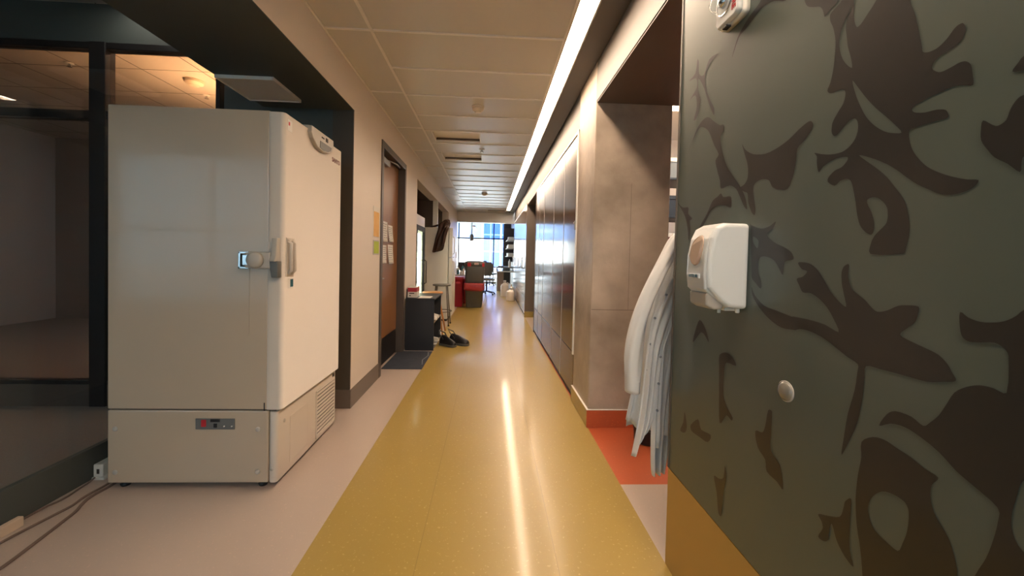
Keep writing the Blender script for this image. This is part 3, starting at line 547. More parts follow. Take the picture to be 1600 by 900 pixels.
# ---- smoke detectors and sprinklers
def detector(x, y, z, label, r=0.055, group=None):
    t = thing('smoke_detector', label, 'smoke detector', (x, y, z), group)
    c = MB(); c.lathe([(r*1.08, 0), (r*1.08, -0.012), (r, -0.016)], (x, y, z), 28); c.build('mounting_ring', 'cream', t)
    c = MB(); c.lathe([(r*0.98, -0.016), (r, -0.026), (r*0.9, -0.036), (r*0.62, -0.044), (r*0.56, -0.054), (r*0.3, -0.058), (0, -0.058)], (x, y, z), 28); c.build('sensor_head', 'cream', t)
    c = MB(); c.lathe([(r*0.60, -0.0445), (r*0.58, -0.050), (r*0.565, -0.0535), (r*0.50, -0.0535)], (x, y, z), 28); c.build('sensor_slot', 'seam', t)
detector(-0.149, 3.78, H, 'cream smoke detector on the corridor ceiling, nearest the camera')
detector(-0.163, 8.88, H, 'cream smoke detector far down the corridor ceiling', 0.06)
detector(-3.30, 4.5, 3.1, 'dome detector on the warm lit tiles of the room behind the freezer', 0.09)
def sprinkler(x, y, z, label):
    t = thing('sprinkler_head', label, 'sprinkler', (x, y, z))
    c = MB(); c.lathe([(0.035, 0), (0.034, -0.006), (0.012, -0.01)], (x, y, z), 20); c.build('escutcheon', 'white', t)
    c = MB(); c.lathe([(0.008, -0.008), (0.008, -0.035), (0.022, -0.037), (0.022, -0.04), (0, -0.04)], (x, y, z), 16)
    for s in (-1, 1): c.tube([(x+0.008*s, y, z-0.01), (x+0.016*s, y, z-0.022), (x+0.004*s, y, z-0.036)], 0.0022, 6)
    c.build('deflector', 'chrome', t)
sprinkler(-0.144, 5.25, H, 'small white sprinkler head between the two recessed ceiling vents')
sprinkler(-3.45, 4.9, 3.1, 'sprinkler head beside the dome detector in the room behind the freezer')
sprinkler(-4.3, 4.2, 3.1, 'sprinkler head left of the dark mullion in the room behind the freezer')
def downlight(x, y, z, label, r=0.075):
    t = thing('downlight', label, 'ceiling light', (x, y, z))
    c = MB(); c.lathe([(r, 0), (r, -0.008), (r*0.86, -0.010), (r*0.8, -0.001)], (x, y, z), 28); c.build('trim_ring', 'white', t)
    c = MB(); c.lathe([(r*0.8, -0.001), (r*0.75, -0.006), (r*0.4, -0.008), (0, -0.009)], (x, y, z), 28); c.build('lens', 'downlens', t)
downlight(-2.72, 2.95, 3.1, 'round white downlight on the dark ceiling at the upper left', 0.09)
downlight(-2.62, 3.72, 3.1, 'round downlight on the ceiling tiles above the freezer', 0.10)
t = thing('added_uplight', 'added uplighter, out of view, washing the ceiling tiles behind the freezer', 'lamp', (-2.78, 4.55, 0))  # added out of view to throw a warm hotspot on the tiles
c = MB(); c.lathe([(0.15, 0), (0.15, 0.015), (0.03, 0.03)], (-2.78, 4.55, 0), 28); c.build('base', 'frame', t)
c = MB(); c.tube([(-2.78, 4.55, 0.02), (-2.78, 4.55, 2.16)], 0.014, 12); c.build('pole', 'frame', t)
c = MB(); c.lathe([(0.03, 2.15), (0.12, 2.18), (0.20, 2.26), (0.19, 2.26), (0.12, 2.20), (0.02, 2.19)], (-2.78, 4.55, 0), 32); c.build('shade', 'frame', t)
c = MB(); c.lathe([(0.15, 2.222), (0.15, 2.228), (0, 2.230)], (-2.78, 4.55, 0), 28); c.build('bulb', 'hidden_uplight', t)

# ---- vent in the alcove soffit
t = thing('ceiling_diffuser', 'perforated square air vent in the dark soffit above the freezer', 'vent', (-1.6, 2.8, 2.37))
c = MB(); c.box(-1.79, -1.43, 2.62, 2.985, 2.352, 2.3695, 0.004); c.build('panel', 'joint', t)
c = MB()
for q in ((-1.795, -1.785, 2.615, 2.99), (-1.435, -1.425, 2.615, 2.99), (-1.785, -1.435, 2.615, 2.625), (-1.785, -1.435, 2.98, 2.99)): c.box(*q, 2.346, 2.3695, 0.002, seg=1)
c.build('frame', 'joint', t)

# ---- blinds on the window behind the camera
t = thing('vertical_blind', 'pale vertical blind slats hanging at the meeting room window', 'blind', (-4.7, -2.56, 0.4))
c = MB(); c.box(-6.2, -3.2, -2.60, -2.54, 2.80, 2.85, 0.004); c.build('headrail', 'white', t)
c = MB()
for k in range(34):
    x = -6.15 + k*0.088
    if k % 7 == 5: continue
    c.box(x-0.034, x+0.034, -2.571, -2.568, 0.5, 2.8, rot=Matrix.Rotation(0.7, 3, 'Z'))
c.build('slat', 'blind', t)

# ---- freezer
t = thing('upright_freezer', 'tall cream white laboratory freezer standing in the alcove on the left', 'freezer', (-1.5, 2.44, 0))
c = MB(); c.box(-1.931, -1.140, 2.063, 2.830, 0.418, 1.960, 0.006); body = c.build('body', 'freezer', t)
c = MB(); c.box(-1.931, -1.132, 2.063, 2.830, 0.035, 0.412, 0.006)
lower = c.build('compressor_housing', 'freezer', t)
c = MB(); c.loft([rring(-1.1085, 2.446, 0.089, 0.770, 0.022, z) for z in (0.418, 0.421, 1.949, 1.954)]); door = c.build('door', 'fdoor', t, mods=(('BEVEL', dict(width=0.006, segments=3, limit_method='ANGLE')),))
c = MB(); c.loft([rring(-1.108, 2.446, 0.044, 0.770, 0.018, z) for z in (0.035, 0.408)]); front = c.build('front_panel', 'fdoor', t, mods=(('BEVEL', dict(width=0.004, segments=2, limit_method='ANGLE')),))
c = MB(); c.box(-1.142, -1.128, 2.075, 2.82, 0.43, 1.945); c.box(-1.92, -1.10, 2.075, 2.82, 0.409, 0.421); c.box(-1.156, -1.150, 2.0615, 2.07, 0.413, 0.455); c.build('door_gasket', 'seam', t)
for x in (-1.88, -1.18):
    for y in (2.11, 2.78):
        c = MB(); c.lathe([(0.02, 0), (0.024, 0.012), (0.012, 0.02), (0.012, 0.04)], (x, y, 0), 14); c.build('foot', 'black', t)
for x in (-1.892, -1.184):
    for z in (0.092, 0.316):
        c = MB(); c.lathe([(0.013, 0.001), (0.012, -0.003), (0.006, -0.004), (0, -0.004)], (x, 2.063, z), 18, 'y'); c.build('bolt', 'freezer2', t)
c = MB(); c.lathe([(0.010, 0.002), (0.009, -0.003), (0, -0.003)], (-1.112, 2.062, 0.108), 16, 'y'); c.build('bolt', 'freezer2', t)
c = MB(); c.lathe([(0.010, -0.001), (0.010, 0.004), (0.004, 0.005), (0, 0.005)], (-1.087, 2.13, 0.335), 16, 'x'); c.build('bolt', 'freezer2', t)
# power plate on the side
c = MB(); c.box(-1.495, -1.299, 2.058, 2.0635, 0.316, 0.372, 0.002, seg=1); pp = c.build('power_plate', 'steelgrey', t)
c = MB(); c.box(-1.463, -1.440, 2.052, 2.0585, 0.332, 0.368, 0.002); c.build('rocker_switch', 'signred', pp)
c = MB(); c.box(-1.418, -1.372, 2.054, 2.0585, 0.356, 0.371, 0.001); c.build('socket', 'black', pp)
c = MB(); c.box(-1.402, -1.386, 2.054, 2.0585, 0.327, 0.348, 0.001); c.build('socket', 'black', pp)
for x in (-1.350, -1.312):
    c = MB(); c.lathe([(0.0035, 0), (0.0035, -0.004), (0, -0.004)], (x, 2.0585, 0.334), 10, 'y'); c.build('screw', 'white', pp)
# air grille on the front
g = MB(); 
def yz_box(mb, y0, y1, z0, z1, x0, x1, bev=0.002): mb.box(x0, x1, y0, y1, z0, z1, bev, seg=1)
for q in ((2.512, 2.522, 0.05, 0.358), (2.795, 2.805, 0.05, 0.358), (2.512, 2.805, 0.05, 0.060), (2.512, 2.805, 0.348, 0.358)): yz_box(g, *q, -1.0872, -1.080)
gr = g.build('air_grille', 'fdoor', t)
g = MB(); yz_box(g, 2.522, 2.795, 0.06, 0.348, -1.0872, -1.0855); g.build('grille_recess', 'seam', gr)
g = MB()
for k in range(12): g.box(-1.0862, -1.079, 2.522, 2.795, 0.064+k*0.024, 0.078+k*0.024, 0.001, seg=1, rot=None)
g.build('louvre', 'fdoor', gr)
g = MB()
yz_box(g, 2.19, 2.40, 0.075, 0.335, -1.088, -1.0845, 0.003); g.build('access_panel', 'fdoor', t)
c = MB(); c.box(-1.0868, -1.0850, 2.768, 2.802, 0.370, 0.392); c.build('badge', 'seam', t)
# control panel hood at the top of the door
shield = [(2.31, 1.972), (2.62, 1.972), (2.625, 1.925), (2.60, 1.893), (2.55, 1.870), (2.47, 1.860), (2.39, 1.870), (2.33, 1.905), (2.308, 1.935)]
c = MB(); c.prism(shield, lambda a, b: (-1.066, a, b), lambda a, b: (-1.040, a, b)); cp = c.build('control_panel', 'freezer2', t, mods=(('BEVEL', dict(width=0.004, segments=2, limit_method='ANGLE')),))
c = MB(); c.prism([(2.42, 1.915), (2.585, 1.915), (2.575, 1.893), (2.535, 1.876), (2.47, 1.869), (2.415, 1.874)], lambda a, b: (-1.041, a, b), lambda a, b: (-1.037, a, b)); c.build('keypad', 'steelgrey', cp)
c = MB(); c.box(-1.041, -1.0375, 2.50, 2.53, 1.932, 1.955); c.build('display', 'seam', cp)
c = MB(); c.box(-1.041, -1.0375, 2.44, 2.475, 1.938, 1.946); c.build('button', 'seam', cp)
c = MB(); c.box(-1.12, -1.058, 2.31, 2.62, 1.952, 1.974, 0.004); c.build('panel_cap', 'freezer2', cp)
text('brand_lettering', 'SANYO', 0.040, 'logo', t, face_mw((-1.0635, 2.725, 1.862), (0, 1, 0), (0, 0, 1)))
c = MB(); c.box(-1.0645, -1.0632, 2.088, 2.135, 1.87, 1.93); c.build('caution_label', 'paper', t)
c = MB(); c.box(-1.0635, -1.0628, 2.098, 2.112, 1.90, 1.918); c.build('label_print', 'signred', t)
# latch, lock and handle
c = MB(); c.box(-1.236, -1.108, 2.020, 2.062, 1.152, 1.236, 0.008); c.lathe([(0.040, 0.0), (0.040, -0.018), (0.030, -0.026), (0.0, -0.027)], (-1.178, 2.022, 1.196), 26, 'y')
lt = c.build('door_latch', 'freezer2', t)
c = MB(); c.box(-1.266, -1.256, 2.022, 2.0625, 1.150, 1.236, 0.002); c.box(-1.266, -1.216, 2.022, 2.0625, 1.226, 1.237, 0.002); c.box(-1.266, -1.216, 2.022, 2.0625, 1.150, 1.161, 0.002); c.box(-1.240, -1.214, 2.010, 2.03, 1.168, 1.222, 0.003); c.build('catch_plate', 'chrome', lt)
c = MB(); c.loft([[(x, y, z) for x, y in ((-1.108+o, 2.035-p), (-1.080+o, 2.035-p), (-1.080+o, 2.062), (-1.108+o, 2.062))] for z, o, p in ((1.19, 0, 0.03), (1.22, 0.0, 0.012), (1.31, 0.0, 0.002))]); c.build('door_handle', 'freezer2', t, mods=(('BEVEL', dict(width=0.004, segments=2)),))
c = MB(); c.loft([[(x, y, z) for x, y in ((-1.116+o, 2.022), (-1.072, 2.022), (-1.072, 2.062), (-1.116+o, 2.062))] for z, o in ((1.108, 0.012), (1.16, 0.004), (1.192, 0))]); c.build('padlock_tab', 'steelgrey', t, mods=(('BEVEL', dict(width=0.004, segments=2)),))
c = MB()
for y in (2.104, 2.140):
    c.tube([(-1.063, y, 1.295), (-1.046, y, 1.285), (-1.044, y, 1.14), (-1.063, y, 1.125)], 0.009, 8)
c.box(-1.066, -1.060, 2.085, 2.165, 1.110, 1.315, 0.003)
c.build('grip', 'fdoor', t)
c = MB(); c.box(-1.0642, -1.063, 2.11, 2.165, 1.048, 1.100); st = c.build('sticker', 'paper', t)
c = MB(); c.box(-1.0632, -1.0626, 2.132, 2.162, 1.054, 1.094); c.build('sticker_print', 'teal', st)
c = MB(); c.box(-2.02, -1.933, 2.22, 2.65, 0.10, 0.42, 0.006); c.build('rear_duct', 'steelgrey', t)
c = MB(); c.box(-1.236, -1.232, 2.0605, 2.0635, 0.80, 1.15); c.build('side_trim', 'freezer', t)

# ---- cables, power strip and raceway by the glass
def cable(pts, r, label, group=None):
    cu = bpy.data.curves.new('cable', 'CURVE'); cu.dimensions = '3D'; cu.bevel_depth = r; cu.bevel_resolution = 3; cu.resolution_u = 10
    sp = cu.splines.new('BEZIER'); sp.bezier_points.add(len(pts)-1)
    for bp, p in zip(sp.bezier_points, pts): bp.co = p; bp.handle_left_type = bp.handle_right_type = 'AUTO'
    tmp = bpy.data.objects.new('tmp', cu); C.objects.link(tmp)
    me = bpy.data.meshes.new_from_object(tmp.evaluated_get(bpy.context.evaluated_depsgraph_get())); bpy.data.objects.remove(tmp)
    me.materials.clear(); me.materials.append(M['cable']); me.name = 'power_cable'
    o = bpy.data.objects.new('power_cable', me); C.objects.link(o); return tag(o, label, 'cable', group)
cable([(-2.068, 2.142, 0.02), (-2.07, 2.12, 0.012), (-2.073, 2.08, 0.006), (-2.06, 1.98, 0.006), (-2.075, 1.92, 0.006), (-2.075, 1.70, 0.006), (-2.08, 1.3, 0.006)], 0.0045, 'dark thin cable running along the foot of the glass wall')
cable([(-1.99, 2.30, 0.02), (-1.97, 2.12, 0.0065), (-1.975, 1.99, 0.0065), (-1.965, 1.93, 0.0065), (-1.975, 1.86, 0.0065), (-1.99, 1.77, 0.0065), (-2.00, 1.69, 0.0065), (-2.0, 1.2, 0.0065)], 0.0055, 'grey power cable on the pink floor, the middle one of three')
cable([(-1.95, 2.30, 0.02), (-1.94, 2.10, 0.0065), (-1.945, 1.99, 0.0065), (-1.93, 1.94, 0.0065), (-1.905, 1.885, 0.0065), (-1.89, 1.82, 0.0065), (-1.86, 1.67, 0.0065), (-1.84, 1.545, 0.0065), (-1.84, 1.1, 0.0065)], 0.0065, 'thick grey power cable looping farthest out onto the pink floor')
c = MB(); c.box(-2.062, -2.036, 1.1, 1.80, 0.0, 0.045, 0.004); tag(c.build('cable_raceway', 'paleskirt'), 'pale raceway lying on the floor at the lower left corner', 'raceway')
t = thing('power_strip', 'white outlet block on the floor behind the freezer', 'outlet', (-2.06, 2.24, 0))
c = MB(); c.box(-2.094, -2.045, 2.16, 2.30, 0.012, 0.08, 0.005); c.box(-2.094, -2.03, 2.15, 2.33, 0.0, 0.014, 0.003); c.build('case', 'white', t)
c = MB(); c.box(-2.075, -2.062, 2.1585, 2.1605, 0.03, 0.055); c.build('socket', 'seam', t)

# ---- the office door on the left
d1 = MB(); d1.box(-1.216, -1.170, 4.00, 4.965, 0.012, 2.30, 0.002, seg=1)
door1 = struct('door_1', d1, 'wood')
c = MB(); c.box(-1.1695, -1.1675, 4.01, 4.955, 0.02, 0.31); c.build('kick_plate', 'kick', door1)
c = MB()
for q in ((XL-T, XL+0.012, 3.930, 3.995, 0, 2.31), (XL-T, XL+0.012, 4.97, 5.035, 0, 2.31), (XL-T, XL+0.012, 3.930, 5.035, 2.305, 2.375)): c.box(*q, 0.003, seg=1)
c.box(-1.30, -1.218, 3.99, 4.03, 0, 2.31); c.box(-1.30, -1.218, 4.93, 4.97, 0, 2.31)
c.build('door_frame', 'doorframe', door1)
c = MB(); c.lathe([(0.026, -0.002), (0.026, 0.006), (0.018, 0.010), (0.011, 0.012), (0.011, 0.045), (0, 0.047)], (-1.170, 4.085, 0.985), 20, 'x')
c.tube([(-1.128, 4.085, 0.985), (-1.124, 4.12, 0.985), (-1.126, 4.20, 0.982)], [0.009, 0.009, 0.007], 10)
c.box(-1.170, -1.166, 4.06, 4.11, 0.90, 1.06, 0.002); c.build('lever_handle', 'metal', door1)
c = MB(); c.box(-1.168, -1.125, 4.10, 4.40, 2.20, 2.26, 0.006); c.tube([(-1.14, 4.35, 2.265), (-1.11, 4.62, 2.285), (-1.13, 4.85, 2.30)], 0.009, 8); c.build('door_closer', 'metal', door1)
notes = [((4.27, 4.47, 1.375, 1.60, 0), 'paper notice on the wooden door, upper left of four'), ((4.49, 4.70, 1.385, 1.575, 0.05), 'paper notice on the wooden door, upper right of four'),
         ((4.28, 4.45, 1.14, 1.34, -0.05), 'paper notice on the wooden door, lower left of four'), ((4.50, 4.73, 1.13, 1.35, 0.04), 'paper notice on the wooden door, lower right of four')]
for (y0, y1, z0, z1, a), lb in notes:
    c = MB(); n = 6
    rows = []
    for k in range(n+1):
        z = z1 + (z0-z1)*k/n; bow = 0.012*(k/n)**2
        rows.append([(-1.168+bow, y0+a*0.1*k, z), (-1.1675+bow*1.2, (y0+y1)/2, z), (-1.168+bow*0.8, y1+a*0.1*k, z)])
    c.loft(rows, closed=False)
    o = c.build('paper_notice', 'paper', mods=(('SOLIDIFY', dict(thickness=0.0008)),)); tag(o, lb, 'notice', 'notices taped to the wooden door')
    c = MB()
    for k in range(7): c.box(-1.1668+0.012*((k+1.5)/9)**2, -1.1662+0.012*((k+1.5)/9)**2, y0+0.025, y1-0.03-(k % 3)*0.02, z1-0.03-(z1-z0)*k/9, z1-0.025-(z1-z0)*k/9)
    p = c.build('print', 'bin', None); p.parent = o
t = thing('poster', 'orange and cream poster beside the wooden door', 'poster', (XL, 3.79, 1.54))
c = MB(); c.box(XL, XL+0.004, 3.69, 3.885, 1.40, 1.69, 0.001, seg=1); c.build('sheet', 'paper', t)
c = MB(); c.box(XL+0.004, XL+0.0046, 3.70, 3.875, 1.405, 1.64); c.build('print', 'orange', t)
t = thing('green_card', 'lime green card below the orange poster', 'card', (XL, 3.79, 1.3))
c = MB(); c.box(XL, XL+0.006, 3.695, 3.885, 1.232, 1.372, 0.001, seg=1); c.build('sheet', 'freezer2', t)
c = MB(); c.box(XL+0.006, XL+0.0066, 3.71, 3.87, 1.245, 1.36); c.build('print', 'green', t)

# ---- entrance mat
t = thing('door_mat', 'dark navy mat lying in front of the wooden door', 'mat', (-0.93, 4.63, 0))
c = MB(); c.box(-1.15, -0.715, 4.24, 5.03, 0.0, 0.008, 0.003); c.build('pile', 'mat', t)
c = MB(); c.tube([(-0.74, 4.4, 0.0085), (-0.77, 4.6, 0.0085), (-0.735, 4.8, 0.0085), (-0.76, 4.98, 0.0085)], (0.006, 0.0008), 6); c.build('dust_mark', 'scuff', t)

# ---- shoe shelf
t = thing('shoe_shelf', 'low black open shelf unit beside the wooden door', 'shelf', (-0.9, 5.45, 0))
c = MB(); c.box(-1.078, -0.712, 5.08, 5.10, 0.0, 0.655, 0.002, seg=1); c.build('side_panel', 'blackwood', t)
c = MB(); c.box(-1.078, -0.712, 5.78, 5.80, 0.0, 0.655, 0.002, seg=1); c.build('side_panel', 'blackwood', t)
c = MB(); c.box(-1.080, -0.708, 5.075, 5.805, 0.655, 0.680, 0.003, seg=1); c.build('top', 'blackwood', t)
c = MB(); c.box(-1.074, -1.066, 5.10, 5.78, 0.0, 0.655); c.build('back_panel', 'blackwood', t)
for z in (0.02, 0.355):
    c = MB(); c.box(-1.066, -0.716, 5.10, 5.78, z, z+0.018); sh = c.build('shelf_board', 'blackwood', t)
    c = MB(); c.box(-0.716, -0.712, 5.10, 5.78, z-0.001, z+0.019); c.build('edge_band', 'shelfedge', sh)
t = thing('glove_box', 'white and red carton standing on the black shelf unit', 'box', (-1.04, 5.25, 0.68))
c = MB(); c.box(-1.070, -0.955, 5.16, 5.36, 0.68, 0.82, 0.002, seg=1); c.prism([(-1.070, 0.82), (-1.01, 0.845), (-0.955, 0.82)], lambda a, b: (a, 5.165, b), lambda a, b: (a, 5.17, b)); c.build('carton', 'white', t)
c = MB(); c.box(-1.0705, -0.9545, 5.159, 5.361, 0.755, 0.808); c.build('band', 'red', t)
c = MB(); c.box(-1.05, -0.985, 5.1588, 5.1598, 0.730, 0.742); c.box(-1.05, -1.03, 5.1588, 5.1598, 0.700, 0.712); c.build('print', 'black', t)
c = MB(); c.box(-0.93, -0.77, 5.12, 5.36, 0.68, 0.6812); tag(c.build('paper_sheet', 'paper'), 'white sheet of paper lying on the black shelf unit', 'paper')

def shoe(name, label, loc, rz, L=0.28, mats=('paper', 'seam', 'white'), group=None, strap=False):
    t = thing(name, label, 'shoe', (0, 0, 0), group); k = L/0.28
    c = MB()
    prof = [(0.0, 0.030), (0.02, 0.036), (0.07, 0.034), (0.13, 0.032), (0.19, 0.044), (0.24, 0.044), (0.275, 0.026), (0.28, 0.012)]
    def ring(x, wd, z0, z1, sq=1.0):
        return [(x*k, wd*k*math.cos(a)*1.0, (z0+(z1-z0)*(0.5+0.5*math.sin(a)))*k) for a in [2*PI*i/14 for i in range(14)]]
    hts = [0.065, 0.092, 0.094, 0.086, 0.066, 0.054, 0.042, 0.028]
    rings = []
    for (x, wd), h in zip(prof, hts):
        r = []
        for i in range(16):
            a = 2*PI*i/16; s = math.sin(a); cc = math.cos(a)
            zz = 0.018 + (h-0.018)*max(0, s)**0.8 if s > 0 else 0.018
            r.append((x*k, wd*k*(abs(cc)**0.7)*(1 if cc > 0 else -1)*(1 if s <= 0 else (1-0.35*s)), zz*k))
        rings.append(r)
    c.loft(rings); up = c.build('upper', mats[0], t, smooth=True, mods=(('SUBSURF', dict(levels=1, render_levels=2)),))
    c = MB(); rings = []
    for z in (0.0, 0.02):
        out = [(x*k, wd*k*1.08, z*k) for x, wd in prof] + [(x*k, -wd*k*1.08, z*k) for x, wd in reversed(prof)]
        rings.append(out)
    c.loft(rings); c.build('sole', mats[2], t, mods=(('BEVEL', dict(width=0.003, segments=2, limit_method='ANGLE')),))
    c = MB(); c.lathe([(0.026*k, 0.0), (0.024*k, 0.006*k), (0.0, 0.006*k)], (0.055*k, 0, 0.088*k), 16); c.build('collar', mats[1], t)
    if strap:
        c = MB(); c.tube([(0.09*k, 0.036*k, 0.06*k), (0.03*k, 0.046*k, 0.105*k), (-0.02*k, 0.0, 0.128*k), (0.03*k, -0.046*k, 0.105*k), (0.09*k, -0.036*k, 0.06*k)], (0.011*k, 0.003), 8)
        c.build('heel_strap', mats[0], t)
    else:
        c = MB()
        for q in range(4): c.tube([(0.12*k+q*0.018*k, -0.018*k, (0.086-q*0.005)*k), (0.127*k+q*0.018*k, 0, (0.092-q*0.005)*k), (0.12*k+q*0.018*k, 0.018*k, (0.086-q*0.005)*k)], 0.003, 6)
        c.build('laces', mats[2], t)
    t.location = loc; t['root_at'] = (0, 0, 0); t.rotation_euler = (0, 0, rz)
    if strap: t.scale = (1, 1.25, 1.6)
    return t
shoe('black_clog', 'black clog with raised heel strap on the yellow floor, left of the pair', (-0.665, 5.44, 0.0), -0.62, 0.27, ('black', 'seam', 'bin'), 'black clogs left in the corridor', True)
shoe('black_clog', 'black clog on the yellow floor, right of the pair with toe to the right', (-0.545, 5.47, 0.0), -0.28, 0.29, ('black', 'seam', 'bin'), 'black clogs left in the corridor', True)
for i, (y, z, lb, ms) in enumerate([(5.27, 0.374, 'white shoe on the middle board of the black shelf, nearest the camera', ('paper', 'seam', 'white')), (5.46, 0.374, 'white shoe on the middle board of the black shelf, second from the camera', ('paper', 'seam', 'white')),
        (5.30, 0.039, 'grey and white shoe on the bottom board of the black shelf, nearer', ('bin', 'seam', 'white')), (5.50, 0.039, 'grey shoe on the bottom board of the black shelf, farther', ('freezer2', 'seam', 'white'))]):
    shoe('shoe', lb, (-0.975, y, z), 0.0, 0.28, ms, 'shoes on the black shelf unit')

# ---- stools
t = thing('wooden_stool', 'round wooden stool standing behind the black shelf unit', 'stool', (-0.94, 6.28, 0))
sx, sy = -0.905, 6.27
c = MB(); c.lathe([(0.15, 0.630), (0.163, 0.636), (0.165, 0.650), (0.158, 0.660), (0.0, 0.658)], (sx, sy, 0), 36); c.build('seat', 'tan', t)
for a in (PI/4, 3*PI/4, 5*PI/4, 7*PI/4):
    ca, sa = math.cos(a), math.sin(a)
    c = MB(); c.tube([(sx+ca*0.10, sy+sa*0.10, 0.632), (sx+ca*0.19, sy+sa*0.19, 0.30), (sx+ca*0.27, sy+sa*0.27, 0.0)], [0.018, 0.016, 0.013], 12); c.build('leg', 'tan', t)
c = MB()
for s, z in ((0, 0.22), (1, 0.27)):
    for q in (-1, 1):
        r = 0.165*0.707
        if s: c.tube([(sx-r, sy+q*r, z), (sx+r, sy+q*r, z)], 0.009, 8)
        else: c.tube([(sx+q*r, sy-r, z), (sx+q*r, sy+r, z)], 0.009, 8)
c.build('stretcher', 'tan', t)
t = thing('metal_stool', 'grey steel stool with foot ring in front of the white refrigerator', 'stool', (-0.855, 7.02, 0))
sx, sy = -0.855, 7.02
c = MB(); c.lathe([(0.155, 0.700), (0.162, 0.706), (0.162, 0.722), (0.155, 0.728), (0.0, 0.726)], (sx, sy, 0), 36); c.build('seat', 'dkmetal', t)
for a in (PI/4, 3*PI/4, 5*PI/4, 7*PI/4):
    ca, sa = math.cos(a), math.sin(a)
    c = MB(); c.tube([(sx+ca*0.13, sy+sa*0.13, 0.70), (sx+ca*0.21, sy+sa*0.21, 0.005)], 0.011, 10)
    lg = c.build('leg', 'dkmetal', t)
    c = MB(); c.lathe([(0.015, 0), (0.015, 0.02), (0.011, 0.025)], (sx+ca*0.21, sy+sa*0.21, 0), 12); c.build('rubber_foot', 'black', lg)
c = MB(); pts = [(sx+0.182*math.cos(k*PI/16), sy+0.182*math.sin(k*PI/16), 0.25) for k in range(33)]; c.tube(pts, 0.008, 8); c.build('foot_ring', 'dkmetal', t)

# ---- glass door fridge in the niche
t = thing('glass_door_fridge', 'upright display fridge with black framed glass door in the niche', 'refrigerator', (-1.45, 6.25, 0))
c = MB()
for q in ((-1.80, -1.135, 5.86, 5.90, 0.05, 1.86), (-1.80, -1.135, 6.58, 6.62, 0.05, 1.86), (-1.80, -1.76, 5.90, 6.58, 0.05, 1.86), (-1.76, -1.135, 5.90, 6.58, 0.05, 0.14), (-1.76, -1.110, 5.86, 6.62, 1.70, 1.86)): c.box(*q, 0.003, seg=1)
c.build('cabinet', 'white', t)
c = MB()
for q in ((5.865, 5.945, 0.10, 1.70), (6.54, 6.615, 0.10, 1.70), (5.945, 6.54, 1.62, 1.70), (5.945, 6.54, 0.10, 0.18)): c.box(-1.133, -1.098, q[0], q[1], q[2], q[3], 0.003, seg=1)
dr = c.build('door_frame', 'black', t)
c = MB(); c.box(-1.118, -1.112, 5.945, 6.54, 0.18, 1.62); c.build('pane', 'glass', dr)
c = MB(); c.tube([(-1.098, 6.57, 1.16), (-1.065, 6.57, 1.14), (-1.065, 6.57, 0.78), (-1.098, 6.57, 0.76)], 0.009, 8); c.build('handle', 'black', dr)
for z in (0.45, 0.80, 1.15, 1.45):
    c = MB()
    for k in range(12): c.tube([(-1.74, 5.93+k*0.055, z), (-1.15, 5.93+k*0.055, z)], 0.003, 6)
    c.tube([(-1.16, 5.91, z), (-1.16, 6.57, z)], 0.005, 6); c.tube([(-1.72, 5.91, z), (-1.72, 6.57, z)], 0.005, 6)
    c.build('wire_shelf', 'white', t)
c = MB(); c.tube([(-1.20, 5.93, 0.3), (-1.20, 5.93, 1.6)], 0.012, 8); c.tube([(-1.20, 6.55, 0.3), (-1.20, 6.55, 1.6)], 0.012, 8); c.build('lamp_tube', 'fridgelamp', t)
for z in (0.455, 0.805, 1.155):
    for k in range(3):
        r = thing('storage_box', 'small %s box on a wire shelf of the display fridge' % ('white' if k % 2 else 'cream'), 'box', (-1.4, 6.05+k*0.2, z), 'boxes inside the display fridge')
        c = MB(); c.box(-1.5, -1.30, 6.0+k*0.19, 6.14+k*0.19, z, z+0.12+0.04*((k+int(z*10)) % 3), 0.004); c.build('carton', 'white' if k % 2 else 'cream', r)

# ---- big white refrigerator
t = thing('white_refrigerator', 'tall plain white refrigerator projecting from the niche into the corridor', 'refrigerator', (-1.0, 7.8, 0))
c = MB(); c.box(-1.60, -0.795, 7.40, 8.06, 0.04, 1.765, 0.006); c.build('cabinet', 'white', t)
c = MB(); c.box(-0.787, -0.712, 7.402, 8.055, 0.10, 1.20, 0.012); dd = c.build('door', 'white', t)
c = MB(); c.tube([(-0.712, 7.46, 0.72), (-0.685, 7.46, 0.74), (-0.685, 7.46, 1.12), (-0.712, 7.46, 1.14)], 0.010, 8); c.build('handle', 'white', dd)
c = MB(); c.box(-0.787, -0.712, 7.402, 8.055, 1.21, 1.765, 0.012); dd = c.build('door', 'white', t)
c = MB(); c.tube([(-0.712, 7.46, 1.27), (-0.685, 7.46, 1.29), (-0.685, 7.46, 1.58), (-0.712, 7.46, 1.60)], 0.010, 8); c.build('handle', 'white', dd)
c = MB(); c.box(-1.58, -0.80, 7.42, 8.04, 0.0, 0.04); c.build('plinth', 'seam', t)

